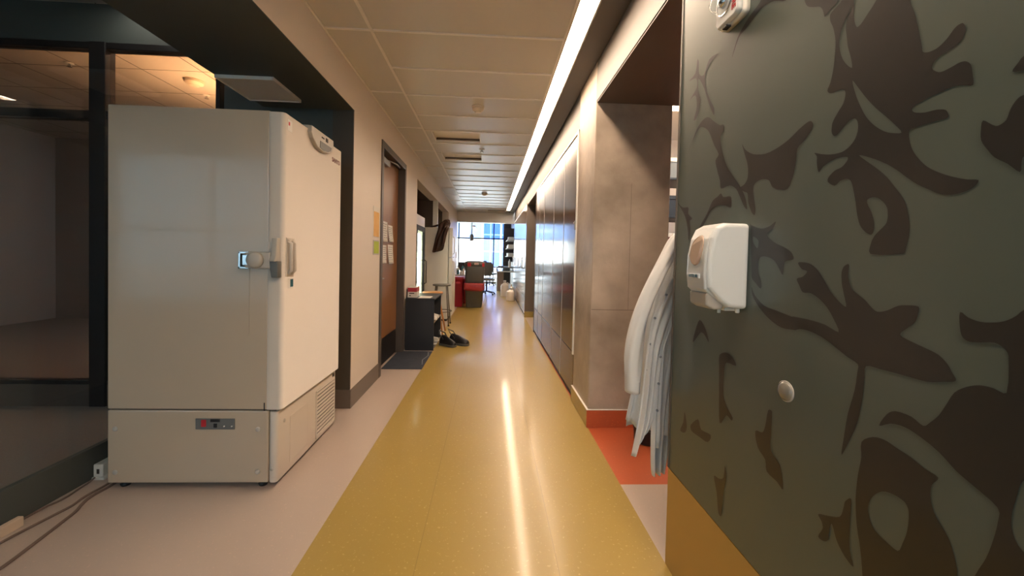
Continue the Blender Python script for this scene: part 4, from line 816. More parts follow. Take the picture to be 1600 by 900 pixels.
# ---- brown jacket draped over the refrigerator corner
t = thing('leather_jacket', 'dark brown jacket draped over the top corner of the white refrigerator', 'jacket', (-0.92, 7.38, 1.77))
def cloth(rows, n=28, nf=5, amp=0.25, hemw=0.0):
    rings = []
    for k, (z, x0, x1, dp, cy) in enumerate(rows):
        r = []
        for i in range(n):
            a = 2*PI*i/n; fo = 1+amp*math.sin(nf*a+k*0.45)+0.12*math.sin(2*nf*a+k)
            zz = z + (hemw*(0.6*math.cos(a)+0.3*math.sin(3*a)) if k >= len(rows)-2 else 0.010*math.sin(3*a+k))
            y = cy-0.005+dp*math.sin(a)*fo
            if z < 1.79: y = min(y, 7.398)
            r.append(((x0+x1)/2+(x1-x0)/2*math.cos(a), y, zz))
        rings.append(r)
    return rings
c = MB(); c.loft(cloth([(1.885, -0.90, -0.80, 0.03, 7.43), (1.87, -0.97, -0.765, 0.06, 7.42), (1.83, -1.00, -0.755, 0.075, 7.40), (1.785, -0.99, -0.765, 0.06, 7.35), (1.73, -0.985, -0.79, 0.05, 7.345), (1.66, -1.00, -0.825, 0.045, 7.345), (1.58, -1.03, -0.845, 0.042, 7.35), (1.50, -1.045, -0.852, 0.045, 7.348), (1.42, -1.065, -0.862, 0.042, 7.348), (1.36, -1.08, -0.872, 0.04, 7.35), (1.31, -1.095, -0.885, 0.030, 7.355)], hemw=0.045))
c.build('body', 'brown', t, smooth=True, mods=(('SUBSURF', dict(levels=1, render_levels=2)),))
c = MB(); c.tube([(-0.97, 7.40, 1.815), (-1.06, 7.43, 1.79), (-1.13, 7.47, 1.785), (-1.18, 7.53, 1.782)], [(0.03, 0.02), (0.025, 0.018), (0.018, 0.014), (0.01, 0.01)], 10); c.build('strap', 'brown', t, smooth=True)
c = MB(); c.tube([(-0.80, 7.34, 1.80), (-0.835, 7.285, 1.70), (-0.86, 7.275, 1.60), (-0.875, 7.28, 1.50), (-0.885, 7.285, 1.44)], [0.036, 0.040, 0.034, 0.036, 0.028], 12); c.build('sleeve', 'brown', t, smooth=True, mods=(('SUBSURF', dict(levels=1, render_levels=2)),))
c = MB(); c.loft(cloth([(1.915, -0.86, -0.80, 0.02, 7.42), (1.90, -0.90, -0.775, 0.035, 7.41), (1.865, -0.91, -0.765, 0.04, 7.40), (1.85, -0.90, -0.775, 0.03, 7.40)], 20)); c.build('collar', 'brown', t, smooth=True)

# ---- waste bins
def bin_body(c, cx, cy, z0, z1, w0, w1, d0, d1, r=0.05, rim=True):
    rings = [rring(cx, cy, w0-0.02, d0-0.02, r, z0), rring(cx, cy, w0, d0, r, z0+0.015), rring(cx, cy, w1, d1, r, z1-0.03)]
    if rim: rings += [rring(cx, cy, w1+0.02, d1+0.02, r, z1-0.03), rring(cx, cy, w1+0.02, d1+0.02, r, z1)]
    rings += [rring(cx, cy, w1-0.012, d1-0.012, r, z1)]
    rings += [rring(cx, cy, w1-0.016, d1-0.016, r, z1-0.05)]
    c.loft(rings)
t = thing('grey_waste_bin', 'grey waste bin with a red liner folded over its rim, lower of the stack', 'bin', (-0.37, 9.6, 0))
c = MB(); bin_body(c, -0.375, 9.60, 0, 0.585, 0.38, 0.45, 0.38, 0.44); c.build('body', 'bin', t)
c = MB()
rings = []
for k, (z, g) in enumerate(((0.592, -0.01), (0.598, 0.01), (0.57, 0.022), (0.50, 0.024), (0.45, 0.028), (0.415, 0.018))):
    r = rring(-0.375, 9.60, 0.45+2*g, 0.44+2*g, 0.06, z, 8)
    rings.append([(x+0.005*math.sin(i*1.7+k), y+0.006*math.cos(i*2.3+k), zz+(0.015*math.sin(i*1.1) if k > 3 else 0)) for i, (x, y, zz) in enumerate(r)])
c.loft(rings, False, False); c.build('liner', 'redbag', t, smooth=True, mods=(('SOLIDIFY', dict(thickness=0.002)),))
c = MB()
for x in (-0.45, -0.30): c.box(x-0.004, x+0.004, 9.400, 9.412, 0.03, 0.40, 0.002)
c.build('rib', 'bin', t)
t = thing('stacked_waste_bin', 'grey bin with red patches and a white label, upper of the stack', 'bin', (-0.37, 9.6, 0.6))
c = MB(); bin_body(c, -0.368, 9.60, 0.60, 1.04, 0.44, 0.47, 0.42, 0.45, 0.06, False)
c.build('body', 'bin', t)
c = MB(); rings = [rring(-0.368, 9.60, 0.49, 0.47, 0.08, 1.0), rring(-0.368, 9.60, 0.50, 0.48, 0.09, 1.06), rring(-0.368, 9.60, 0.47, 0.45, 0.10, 1.105), rring(-0.368, 9.60, 0.38, 0.36, 0.12, 1.125)]
c.loft(rings); lid = c.build('lid', 'bin', t, smooth=False)
c = MB(); c.box(-0.54, -0.455, 9.350, 9.366, 0.995, 1.085, 0.006); c.box(-0.19, -0.135, 9.350, 9.375, 0.995, 1.085, 0.006); c.build('patch', 'signred', lid)
c = MB(); c.box(-0.375, -0.275, 9.354, 9.362, 1.04, 1.085, 0.002); lb_ = c.build('label_plate', 'paper', lid)
c = MB(); c.box(-0.362, -0.288, 9.3532, 9.3542, 1.056, 1.070); c.build('label_print', 'signred', lb_)
def red_bin(name, label, cx, cy, h, w=0.26):
    t = thing(name, label, 'bin', (cx, cy, 0))
    c = MB(); bin_body(c, cx, cy, 0, h, w-0.03, w, 0.40, 0.46, 0.04); c.build('body', 'red', t)
    c = MB(); c.box(cx-w/2-0.012, cx+w/2+0.012, cy-0.24, cy+0.24, h, h+0.03, 0.008); c.build('lid', 'red', t)
    c = MB(); c.box(cx-0.05, cx+0.05, cy-0.262, cy-0.228, h-0.14, h-0.08, 0.008); c.build('handle', 'red', t)
red_bin('red_waste_bin', 'slim red bin standing left of the grey bins', -0.765, 9.72, 0.70, 0.24)
red_bin('red_waste_bin', 'red bin mostly hidden behind the grey bins', -0.56, 10.35, 0.66, 0.26)
red_bin('red_waste_bin', 'red bin peeking out right of the grey bins', -0.30, 10.9, 0.82, 0.26)

# ---- left laboratory bench with clutter and a goose neck tap
t = thing('sink_bench', 'laboratory sink bench left of the bins by the corridor end', 'bench', (-1.0, 11.6, 0))
c = MB(); c.box(-1.07, -0.62, 11.0, 12.6, 0, 0.68, 0.004); c.build('cabinet', 'bench', t)
c = MB(); c.box(-1.09, -0.60, 10.97, 12.62, 0.68, 0.72, 0.004); c.build('worktop', 'pale', t)
c = MB()
for k in range(3): c.box(-0.622, -0.612, 11.05+k*0.52, 11.52+k*0.52, 0.05, 0.66, 0.004)
c.build('door', 'bench', t)
t = thing('gooseneck_tap', 'tall curved tap standing on the sink bench', 'tap', (-1.04, 11.1, 0.72))
c = MB(); c.lathe([(0.03, 0.72), (0.03, 0.75), (0.015, 0.77)], (-1.05, 11.1, 0), 16); c.build('base', 'chrome', t)
c = MB(); c.tube([(-1.05, 11.1, 0.74), (-1.05, 11.1, 1.30), (-1.035, 11.1, 1.36), (-1.0, 11.1, 1.37), (-0.97, 11.1, 1.33), (-0.965, 11.1, 1.18)], 0.011, 10); c.build('spout', 'chrome', t)
def bottle(name, label, x, y, z, r, h, m='carboy', cap='white', cat='bottle', group=None, handle=False):
    t = thing(name, label, cat, (x, y, z), group)
    c = MB(); c.lathe([(r*0.9, 0), (r, 0.02*h), (r, 0.62*h), (r*0.93, 0.72*h), (r*0.5, 0.83*h), (r*0.28, 0.87*h), (r*0.28, 0.92*h)], (x, y, z), 24); c.build('body', m, t, smooth=True, mods=(('BEVEL', dict(width=r*0.05, segments=2, limit_method='ANGLE')),))
    c = MB(); c.lathe([(r*0.36, 0.90*h), (r*0.36, h), (r*0.3, h*1.01), (0, h*1.01)], (x, y, z), 20); c.build('cap', cap, t)
    if handle:
        c = MB(); c.tube([(x+r*0.3, y-r*0.2, z+0.84*h), (x+r*0.75, y-r*0.3, z+0.90*h), (x+r*0.95, y-r*0.3, z+0.74*h)], r*0.09, 8); c.build('handle', m, t)
    return t
for k, (x, y, r, h, m) in enumerate([(-0.90, 11.08, 0.035, 0.16, 'teal'), (-0.82, 11.12, 0.04, 0.12, 'white'), (-0.74, 11.06, 0.03, 0.2, 'carboy'), (-0.93, 11.35, 0.045, 0.22, 'white'), (-0.8, 11.5, 0.05, 0.26, 'teal')]):
    bottle('reagent_bottle', ['small teal bottle nearest the tap', 'short wide white bottle beside the teal one', 'slim milky bottle at the bench edge', 'white bottle behind the small teal one', 'largest teal bottle at the back of the sink bench'][k], x, y, 0.72, r, h, m, 'bin', group='bottles on the sink bench')
t = thing('computer_monitor', 'dark monitor standing on the sink bench behind the bins', 'monitor', (-0.78, 12.2, 0.72))
c = MB(); c.box(-0.99, -0.67, 12.2, 12.23, 0.80, 1.05, 0.006); c.build('screen', 'black', t)
c = MB(); c.box(-0.86, -0.80, 12.23, 12.26, 0.73, 0.9, 0.004); c.box(-0.92, -0.74, 12.14, 12.32, 0.72, 0.735, 0.004); c.build('stand', 'black', t)

# ---- white carboys by the right wall
bottle('white_carboy', 'taller white plastic carboy standing behind the squat one', 0.475, 12.25, 0, 0.125, 0.50, cat='container', handle=True)
bottle('white_carboy', 'squat white plastic carboy nearest the camera by the right wall', 0.600, 11.05, 0, 0.125, 0.37, cat='container', handle=True)
bottle('white_carboy', 'narrow white carboy tucked between the wall and the other two', 0.66, 11.75, 0, 0.07, 0.42, cat='container')

# ---- right bench with shelving
t = thing('lab_bench', 'taupe peninsula bench at the right in front of the far window', 'bench', (0.55, 15, 0))
c = MB(); c.box(0.26, 0.50, 14.10, 16.2, 0.0, 0.68, 0.004); c.build('panel', 'bench', t)
c = MB(); c.box(0.22, 0.945, 14.0, 16.3, 0.69, 0.73, 0.005); c.build('worktop', 'pale', t)
c = MB(); c.box(0.24, 0.945, 14.3, 16.3, 0.83, 0.86, 0.004); c.box(0.24, 0.28, 14.4, 16.2, 0.73, 0.83); c.box(0.84, 0.945, 14.4, 16.2, 0.73, 0.83); c.build('raised_shelf', 'steelgrey', t)
t = thing('shelving_unit', 'dark brown shelving column holding white trays by the far window', 'shelving', (0.75, 14.3, 1.1))
c = MB(); c.box(0.925, 0.947, 13.8, 15.6, 1.05, 2.39, 0.004); c.box(0.54, 0.925, 15.58, 15.6, 1.05, 2.39); c.build('back_panel', 'shelfback', t)
for z in (1.25, 1.55, 1.85):
    c = MB(); c.box(0.60, 0.925, 13.9, 15.58, z, z+0.02, 0.003, seg=1); c.build('shelf_board', 'white', t)
for k, (z, y) in enumerate(((1.27, 14.1), (1.57, 14.1), (1.87, 14.1), (1.27, 14.8), (1.57, 14.8))):
    t = thing('white_tray', 'white tray of supplies on the dark wall shelving', 'tray', (0.75, y+0.2, z), 'trays on the dark wall shelving')
    c = MB(); c.box(0.63, 0.88, y, y+0.4, z, z+0.10+0.03*(k % 2), 0.006); c.build('tray', 'white', t)
bottle('spray_bottle', 'white bottle standing on the raised bench shelf', 0.72, 14.5, 0.86, 0.05, 0.30, cat='bottle')
t = thing('notebook', 'dark flat device lying on the raised bench shelf', 'device', (0.4, 14.6, 0.86))
c = MB(); c.box(0.30, 0.50, 14.5, 14.8, 0.86, 0.90, 0.01); c.build('case', 'black', t)
c = MB(); c.box(0.32, 0.48, 14.52, 14.78, 0.90, 0.905, 0.002); c.build('lid', 'bin', t)

# ---- office chairs
def office_chair(label, x, y, rz, m='black', s=1.0):
    t = thing('office_chair', label, 'chair', (0, 0, 0), 'office chairs in the laboratory')
    c = MB(); c.box(-0.24, 0.24, -0.23, 0.23, 0.46, 0.53, 0.03); c.build('seat', m, t, smooth=True)
    c = MB(); rings = [[(-w*s2 if False else x_, yy+0.05*abs(x_)*-1.0, z) for x_, yy in ((-w, 0.22), (0, 0.25), (w, 0.22), (w, 0.26), (0, 0.29), (-w, 0.26))] for z, w in ((0.60, 0.17), (0.66, 0.21), (0.90, 0.23), (1.02, 0.21), (1.06, 0.15)) for s2 in (1,)]
    c.loft(rings); c.build('backrest', m, t, smooth=True)
    c = MB(); c.tube([(0, 0.05, 0.46), (0, 0.24, 0.48), (0, 0.285, 0.62), (0, 0.28, 0.8)], 0.016, 8); c.build('back_support', m, t)
    for q in (-1, 1):
        c = MB(); c.tube([(q*0.2, 0.05, 0.48), (q*0.28, 0.05, 0.52), (q*0.285, 0.05, 0.68)], 0.012, 8); c.box(q*0.285-0.03, q*0.285+0.03, -0.12, 0.14, 0.68, 0.71, 0.01); c.build('armrest', m, t)
    c = MB(); c.tube([(0, 0, 0.10), (0, 0, 0.46)], 0.025, 12); c.build('gas_lift', 'black', t)
    c = MB()
    for k in range(5):
        a = k*2*PI/5+0.3; c.tube([(0, 0, 0.12), (0.28*math.cos(a), 0.28*math.sin(a), 0.07)], [0.022, 0.014], 8)
    bs = c.build('star_base', 'black', t)
    for k in range(5):
        a = k*2*PI/5+0.3; c = MB(); c.lathe([(0.028, -0.02), (0.03, 0), (0.028, 0.02)], (0.29*math.cos(a), 0.29*math.sin(a), 0.0305), 14, 'y'); c.build('caster', 'black', bs)
    t['root_at'] = (0, 0, 0); t.location = (x, y, 0); t.rotation_euler = (0, 0, rz)
    return t
office_chair('black office chair turned sideways in front of the far window', 0.0, 16.75, 1.3)
office_chair('grey office chair close behind the right side of the bins', -0.10, 12.7, 0.15, 'bin')
office_chair('black office chair whose back shows left of the bins', -0.90, 14.6, -1.1)

# ---- pendant lamp and extraction arm in the lab
t = thing('pendant_light', 'slim white pendant light hanging before the far window', 'pendant light', (-0.55, 14.2, 2.9))
c = MB(); c.box(-0.63, -0.53, 13.4, 15.4, 2.24, 2.30, 0.008); c.build('housing', 'white', t)
c = MB(); c.box(-0.62, -0.54, 13.42, 15.38, 2.234, 2.24); c.build('diffuser', 'daylamp', t)
c = MB(); c.tube([(-0.58, 13.7, 2.30), (-0.58, 13.7, 2.9)], 0.006, 6); c.tube([(-0.58, 15.1, 2.30), (-0.58, 15.1, 2.9)], 0.006, 6); c.build('cord', 'white', t)
t = thing('fume_extraction_arm', 'grey cylinder hanging on a pipe beside the pendant light', 'extraction arm', (-0.63, 13.2, 2.9))
c = MB(); c.tube([(-0.64, 13.2, 1.98), (-0.64, 13.2, 2.9)], 0.02, 10); c.build('pipe', 'freezer2', t)
c = MB(); c.lathe([(0.06, 1.76), (0.065, 1.78), (0.065, 1.93), (0.04, 1.98), (0.02, 1.99)], (-0.64, 13.2, 0), 20); c.build('hood', 'steelgrey', t)

# ---- glossy panels along the right wall
def wall_panel(y0, y1, label, low=True, z0=0.412, handle=None, grp='gloss panels on the right wall'):
    t = thing('wall_panel', label, 'panel', (XR+0.02, (y0+y1)/2, 0), grp)
    c = MB(); c.box(XR+0.004, XR+0.039, y0+0.003, y1-0.003, z0, 2.335, 0.0015, seg=1); c.build('glass_panel', 'glassy', t)
    c = MB(); c.box(XR+0.004, XR+0.039, y0+0.003, y1-0.003, 0.045, z0-0.006, 0.0015, seg=1); c.build('base_panel', 'kickpan', t)
    c = MB(); c.box(XR+0.015, XR+0.039, y0, y1, 0.0, 0.045); c.build('toe_kick', 'black', t)
    if handle is not None:
        c = MB(); c.tube([(XR+0.004, handle, 1.25), (XR-0.03, handle, 1.24), (XR-0.03, handle, 1.0), (XR+0.004, handle, 0.99)], 0.007, 8); c.build('handle', 'chrome', t)
    return t
ye = [3.385, 3.995, 4.64, 5.49, 5.98, 6.46]
names = ['gloss brown wall panel nearest the concrete column', 'second gloss wall panel from the concrete column', 'third gloss wall panel from the concrete column', 'fourth gloss wall panel from the concrete column', 'narrow gloss wall panel at the near edge of the wall opening']
for a, b, n in zip(ye, ye[1:], names): wall_panel(a, b, n)
c = MB()
for y_ in ye[1:-1]: c.box(XR+0.0015, XR+0.010, y_-0.004, y_+0.004, 0.045, 2.335)
struct('trim_10', c, 'alu')
yf = [8.12 + k*0.62 for k in range(8)]
far_names = ['first glossy cupboard door beyond the wall opening', 'second glossy cupboard door beyond the wall opening', 'third glossy cupboard door beyond the wall opening', 'fourth glossy cupboard door beyond the wall opening',
    'fifth glossy cupboard door, near the squat white carboy', 'sixth glossy cupboard door, beside the squat white carboy', 'last glossy cupboard door before the laboratory']
for k, (a, b) in enumerate(zip(yf, yf[1:])): wall_panel(a, b, far_names[k], handle=(a+0.06 if k % 2 else b-0.06))
c = MB(); c.box(XR-0.006, XR+0.012, 3.36, 6.46, 2.335, 2.356, 0.002, seg=1); c.box(XR-0.010, XR+0.02, 3.36, 3.385, 0.40, 2.356, 0.002, seg=1); c.box(XR-0.006, XR+0.012, 8.12, 12.46, 2.335, 2.356, 0.002, seg=1)
struct('trim_9', c, 'white')
t = thing('panel_lock', 'small chrome lock on the white edge trim beside the concrete column', 'lock', (XR-0.012, 3.373, 1.53))
c = MB(); c.box(XR-0.020, XR-0.009, 3.362, 3.384, 1.49, 1.57, 0.002, seg=1); c.build('plate', 'metal', t)
c = MB(); c.lathe([(0.007, -0.001), (0.007, -0.010), (0, -0.010)], (XR-0.019, 3.373, 1.55), 12, 'x'); c.build('cylinder', 'chrome', t)

# ---- things in the side room, seen past the column
t = thing('storage_rack', 'dark storage rack seen in the gap behind the concrete column', 'rack', (2.2, 4.8, 0))
c = MB()
for x in (1.75, 2.75):
    for y in (4.55, 5.05): c.box(x-0.02, x+0.02, y-0.02, y+0.02, 0, 2.35)
c.build('post', 'black', t)
for z in (0.3, 0.8, 1.3, 1.75, 2.2):
    c = MB(); c.box(1.73, 2.77, 4.53, 5.07, z, z+0.025, 0.003); c.build('shelf_board', 'black', t)
for z, m, nm, lb in ((1.325, 'logo', 'storage_box', 'purple brown box on the rack behind the coats'), (1.775, 'black', 'storage_box', 'black box on the rack behind the coats, upper shelf'), (2.225, 'steelgrey', 'storage_box', 'grey box on top of the rack behind the coats')):
    t = thing(nm, lb, 'box', (2.1, 4.75, z))
    c = MB(); c.box(1.85, 2.45, 4.60, 4.95, z, z+0.22, 0.006); c.build('carton', m, t)
    c = MB(); c.box(1.84, 2.46, 4.59, 4.96, z+0.2, z+0.25, 0.006); c.build('lid', 'cream' if m != 'black' else 'black', t)
t = thing('side_room_fill', 'added warm fill panel, out of view, in the side room past the column', 'ceiling light', (2.4, 4.2, 3.0))  # unseen panel added to light the gap past the column
c = MB(); c.box(1.9, 2.9, 3.9, 4.5, 2.985, 3.0, 0.003); c.build('frame', 'white', t)
c = MB(); c.box(1.93, 2.87, 3.93, 4.47, 2.980, 2.986); c.build('diffuser', 'room_fill', t)

# ---- lab coat hanging on the back of the mural wall
hook = thing('coat_hook', 'metal coat hook behind the end of the mural wall', 'hook', (1.0, 1.545, 1.60))
c = MB(); c.box(0.975, 1.025, 1.546, 1.552, 1.54, 1.62, 0.003); c.build('plate', 'metal', hook)
c = MB(); c.tube([(1.0, 1.552, 1.60), (1.0, 1.76, 1.592), (1.0, 1.80, 1.605), (1.0, 1.815, 1.64)], 0.007, 8); c.build('prong', 'metal', hook)
t = thing('lab_coat', 'white long sleeved lab coat hanging beside the mural wall', 'lab coat', (0.93, 1.79, 1.55))
def hem(x):
    pts = [(0.60, 0.50), (0.66, 0.49), (0.70, 0.46), (0.80, 0.45), (1.3, 0.45)]
    for (a, za), (b, zb) in zip(pts, pts[1:]):
        if a <= x <= b: return za+(zb-za)*(x-a)/(b-a)
    return 0.42
def lerp(tb, z):
    for (a, va), (b, vb) in zip(tb, tb[1:]):
        if b <= z <= a: return va+(vb-va)*(z-a)/(b-a)
    return tb[-1][1] if z < tb[-1][0] else tb[0][1]
LEFT = [(1.60, 0.97), (1.52, 0.94), (1.43, 0.885), (1.36, 0.85), (1.20, 0.775), (1.12, 0.745), (0.96, 0.71), (0.80, 0.70), (0.65, 0.685), (0.49, 0.655), (0.25, 0.655)]
RIGHT = [(1.60, 1.03), (1.52, 1.06), (1.40, 1.12), (1.20, 1.13), (0.8, 1.10), (0.25, 1.08)]
c = MB(); N = 96; K = 44; rings = []
for k in range(K+1):
    tt = k/K; r = []
    for i in range(N):
        a = 2*PI*i/N
        xt = (lerp(LEFT, 1.58)+lerp(RIGHT, 1.58))/2
        zb = None
        z = 1.58 - tt*(1.58-0.42)
        x0, x1 = lerp(LEFT, z), lerp(RIGHT, z)
        x = (x0+x1)/2+(x1-x0)/2*math.cos(a)
        if math.sin(a) < 0.25: 
            xh = (lerp(LEFT, 0.45)+lerp(RIGHT, 0.45))/2+(lerp(RIGHT, 0.45)-lerp(LEFT, 0.45))/2*math.cos(a)
            zb = hem(xh)
        else: zb = 0.45
        z = 1.58 - tt*(1.58-zb)
        x0, x1 = lerp(LEFT, z), lerp(RIGHT, z)
        x = (x0+x1)/2+(x1-x0)/2*math.cos(a)
        dp = 0.03+0.035*min(1, tt*2.2)
        fold = 0.016*tt*math.sin(11*a+1.2*math.sin(3*tt))+0.009*tt*math.sin(23*a+2)
        r.append((x+0.25*fold, 1.79+dp*math.sin(a)+(fold if math.sin(a) < 0 else 0), z))
    rings.append(r)
c.loft(rings, True, False)
body_pts = rings
c.build('body', 'coat', t, smooth=True, mods=(('SOLIDIFY', dict(thickness=0.002)),))
def front_pt(x, z):
    best = min((p for r in body_pts for p in r if p[1] < 1.79), key=lambda p: (p[0]-x)**2+(p[2]-z)**2); return best[1]
# sleeve
c = MB(); rings = []
spine = [(0.83, 1.374), (0.801, 1.318), (0.763, 1.247), (0.713, 1.149), (0.668, 1.036), (0.641, 0.924), (0.63, 0.812), (0.631, 0.742), (0.631, 0.728), (0.633, 0.666)]
rads = [0.04, 0.04, 0.038, 0.036, 0.034, 0.035, 0.037, 0.033, 0.03, 0.029]
for k, ((x, z), ra) in enumerate(zip(spine, rads)):
    r = []
    for i in range(24):
        a = 2*PI*i/24; w_ = 1+0.10*math.sin(3*a+k*1.3)+0.06*math.sin(7*a+k*0.8) if k < 8 else 1
        r.append((x+ra*w_*math.cos(a), 1.665+0.040*w_*math.sin(a), z+(0.5*ra*math.cos(a) if k < 6 else 0)))
    rings.append(r)
c.loft(rings, True, False)
slv = c.build('sleeve', 'coat', t, smooth=True, mods=(('SUBSURF', dict(levels=1, render_levels=2)), ('SOLIDIFY', dict(thickness=0.002))))
c = MB(); cx, cz = spine[-1]; c.loft([[(cx+(ra-0.001)*math.cos(2*PI*i/24), 1.665+0.0415*math.sin(2*PI*i/24), z) for i in range(24)] for z, ra in ((cz, 0.031), (cz+0.003, 0.032), (cz+0.05, 0.032), (cz+0.054, 0.031))], False, False)
c.build('cuff', 'coat', slv, smooth=True, mods=(('SOLIDIFY', dict(thickness=0.002)),))
# the two open front panels with their plackets
def front_panel(L, R, Y, ph, label=None):
    c = MB(); rows = []; n = 22
    for k, ((xl, zl), (xr, zr)) in enumerate(zip(L, R)):
        tt = k/(len(L)-1); row = []
        for i in range(n+1):
            u = i/n
            y = Y+0.020*tt*math.sin(5*PI*u+ph+0.6*tt)+0.006*math.sin(11*u+ph+2*tt)*tt + 0.02*u
            row.append((xl+(xr-xl)*u, y, zl+(zr-zl)*u))
        rows.append(row)
    c.loft(rows, closed=False)
    p = c.build('front_panel', 'coat', t, smooth=True, mods=(('SUBSURF', dict(levels=2, render_levels=2)), ('SOLIDIFY', dict(thickness=0.0015))))
    c = MB(); rr = [[(r[0][0]-0.001, r[0][1]-0.003, r[0][2]), (r[0][0]+0.002, r[0][1]-0.005, r[0][2]), (r[0][0]+0.030, r[2][1]-0.004, r[0][2]), (r[0][0]+0.032, r[2][1]-0.001, r[0][2])] for r in rows[:-1]]
    c.loft(rr, closed=False); c.build('placket', 'coat', p, smooth=True, mods=(('SUBSURF', dict(levels=1, render_levels=2)), ('SOLIDIFY', dict(thickness=0.001))))
    return p, rows
pa, ra_ = front_panel([(0.842, 1.235), (0.805, 1.15), (0.753, 1.064), (0.722, 0.987), (0.708, 0.866), (0.698, 0.738), (0.689, 0.582), (0.667, 0.439), (0.653, 0.353)],
    [(0.897, 1.236), (0.871, 1.151), (0.849, 1.038), (0.813, 0.924), (0.773, 0.81), (0.766, 0.682), (0.756, 0.554), (0.724, 0.456), (0.687, 0.445)], 1.690, 0.4)
pb, rb_ = front_panel([(0.867, 1.235), (0.835, 1.149), (0.801, 1.034), (0.766, 0.918), (0.756, 0.803), (0.751, 0.674), (0.747, 0.543), (0.745, 0.398), (0.751, 0.27)],
    [(0.954, 1.237), (0.957, 1.151), (0.962, 1.036), (0.936, 0.921), (0.896, 0.805), (0.862, 0.674), (0.846, 0.544), (0.837, 0.398), (0.82, 0.267)], 1.715, 2.2)
def at_z(rows, z, dx):
    for r0, r1 in zip(rows, rows[1:]):
        if r1[0][2] <= z <= r0[0][2]:
            f_ = (r0[0][2]-z)/(r0[0][2]-r1[0][2]); p = Vector(r0[0]).lerp(Vector(r1[0]), f_); q_ = Vector(r0[2]).lerp(Vector(r1[2]), f_)
            return p.x+dx, min(p.y, q_.y)-0.007
    return rows[-1][0][0]+dx, rows[-1][0][1]
for rows, par, zs in ((ra_, pa, (1.09, 0.985, 0.868, 0.752, 0.638)), (rb_, pb, (0.81, 0.69, 0.57))):
    for z in zs:
        x, y = at_z(rows, z, 0.013)
        c = MB(); c.lathe([(0.0055, 0.004), (0.0055, -0.001), (0.003, -0.0025), (0, -0.0025)], (x, y, z), 14, 'y'); c.build('snap', 'snap', par)
c = MB(); rows = []
for k in range(13):
    a = PI*1.05+k/12*PI*0.9
    rows.append([(0.985+0.085*math.cos(a), 1.77+0.055*math.sin(a), 1.60), (0.985+0.10*math.cos(a), 1.77+0.07*math.sin(a), 1.575), (0.985+0.105*math.cos(a)-0.01, 1.77+0.075*math.sin(a), 1.53)])
c.loft(rows, closed=False); c.build('collar', 'coat', t, smooth=True, mods=(('SOLIDIFY', dict(thickness=0.002)),))
c = MB(); c.tube([(0.985, 1.76, 1.575), (1.0, 1.775, 1.605), (1.01, 1.79, 1.60)], 0.003, 6); c.build('hanging_loop', 'coat', t)
t = thing('waste_basket', 'round black object on the orange floor half hidden by the lab coat', 'basket', (1.10, 2.60, 0))
c = MB(); c.lathe([(0.075, 0), (0.085, 0.01), (0.09, 0.10), (0.08, 0.14), (0.05, 0.15), (0, 0.15)], (1.10, 2.60, 0), 26); c.build('body', 'black', t)
c = MB(); c.lathe([(0.092, 0.095), (0.094, 0.10), (0.092, 0.105)], (1.10, 2.60, 0), 26); c.build('rim', 'seam', t)

# ---- soap dispenser on the mural wall
t = thing('soap_dispenser', 'white soap dispenser mounted on the leaf mural wall', 'dispenser', (XR, 1.15, 1.22))
W0, W1 = 1.088, 1.215
prof = [(XR, 1.353), (XR-0.075, 1.353), (XR-0.098, 1.340), (XR-0.112, 1.31), (XR-0.120, 1.26), (XR-0.122, 1.20), (XR-0.118, 1.165), (XR-0.104, 1.150), (XR-0.080, 1.125), (XR-0.055, 1.108), (XR, 1.104)]
c = MB(); c.prism(prof, lambda a, b: (a, W0, b), lambda a, b: (a, W1, b)); sd = c.build('cover', 'disp', t, mods=(('BEVEL', dict(width=0.012, segments=4, limit_method='ANGLE', angle_limit=0.9)),))
c = MB()   # raised front fairing
fp = [(XR-0.078, 1.350), (XR-0.100, 1.337), (XR-0.115, 1.308), (XR-0.1245, 1.26), (XR-0.1265, 1.20), (XR-0.122, 1.160), (XR-0.108, 1.147), (XR-0.086, 1.130), (XR-0.074, 1.19), (XR-0.074, 1.29)]
c.prism(fp, lambda a, b: (a, W0+0.010, b), lambda a, b: (a, W1-0.010, b)); c.build('fairing', 'disp', t, mods=(('BEVEL', dict(width=0.008, segments=4, limit_method='ANGLE', angle_limit=0.9)),))
c = MB(); r0 = []
def dx(z): 
    tb = [(1.35, 0.080), (1.337, 0.100), (1.308, 0.115), (1.26, 0.1245), (1.20, 0.1265), (1.16, 0.122)]
    for (a, va), (b, vb) in zip(tb, tb[1:]):
        if b <= z <= a: return va+(vb-va)*(z-a)/(b-a)
    return 0.12
ring = []
for k in range(24):
    a = 2*PI*k/24; y = (W0+W1)/2+0.034*math.cos(a); z = 1.274+0.046*abs(math.sin(a))**0.8*(1 if math.sin(a) > 0 else -1); ring.append((y, z))
c.loft([[(XR-dx(z)-0.0005, y, z) for y, z in ring], [(XR-dx(z)-0.0035, (W0+W1)/2+(y-(W0+W1)/2)*0.94, 1.274+(z-1.274)*0.94) for y, z in ring]]); c.build('window', 'beige', t)
c = MB(); c.box(XR-0.131, XR-0.124, (W0+W1)/2-0.030, (W0+W1)/2+0.030, 1.190, 1.204, 0.002); lg = c.build('logo_plate', 'disp', t)
text('logo_lettering', 'ECOLAB', 0.013, 'teal', lg, face_mw((XR-0.1315, (W0+W1)/2, 1.197), (0, -1, 0), (0, 0, 1)), 0.0004)
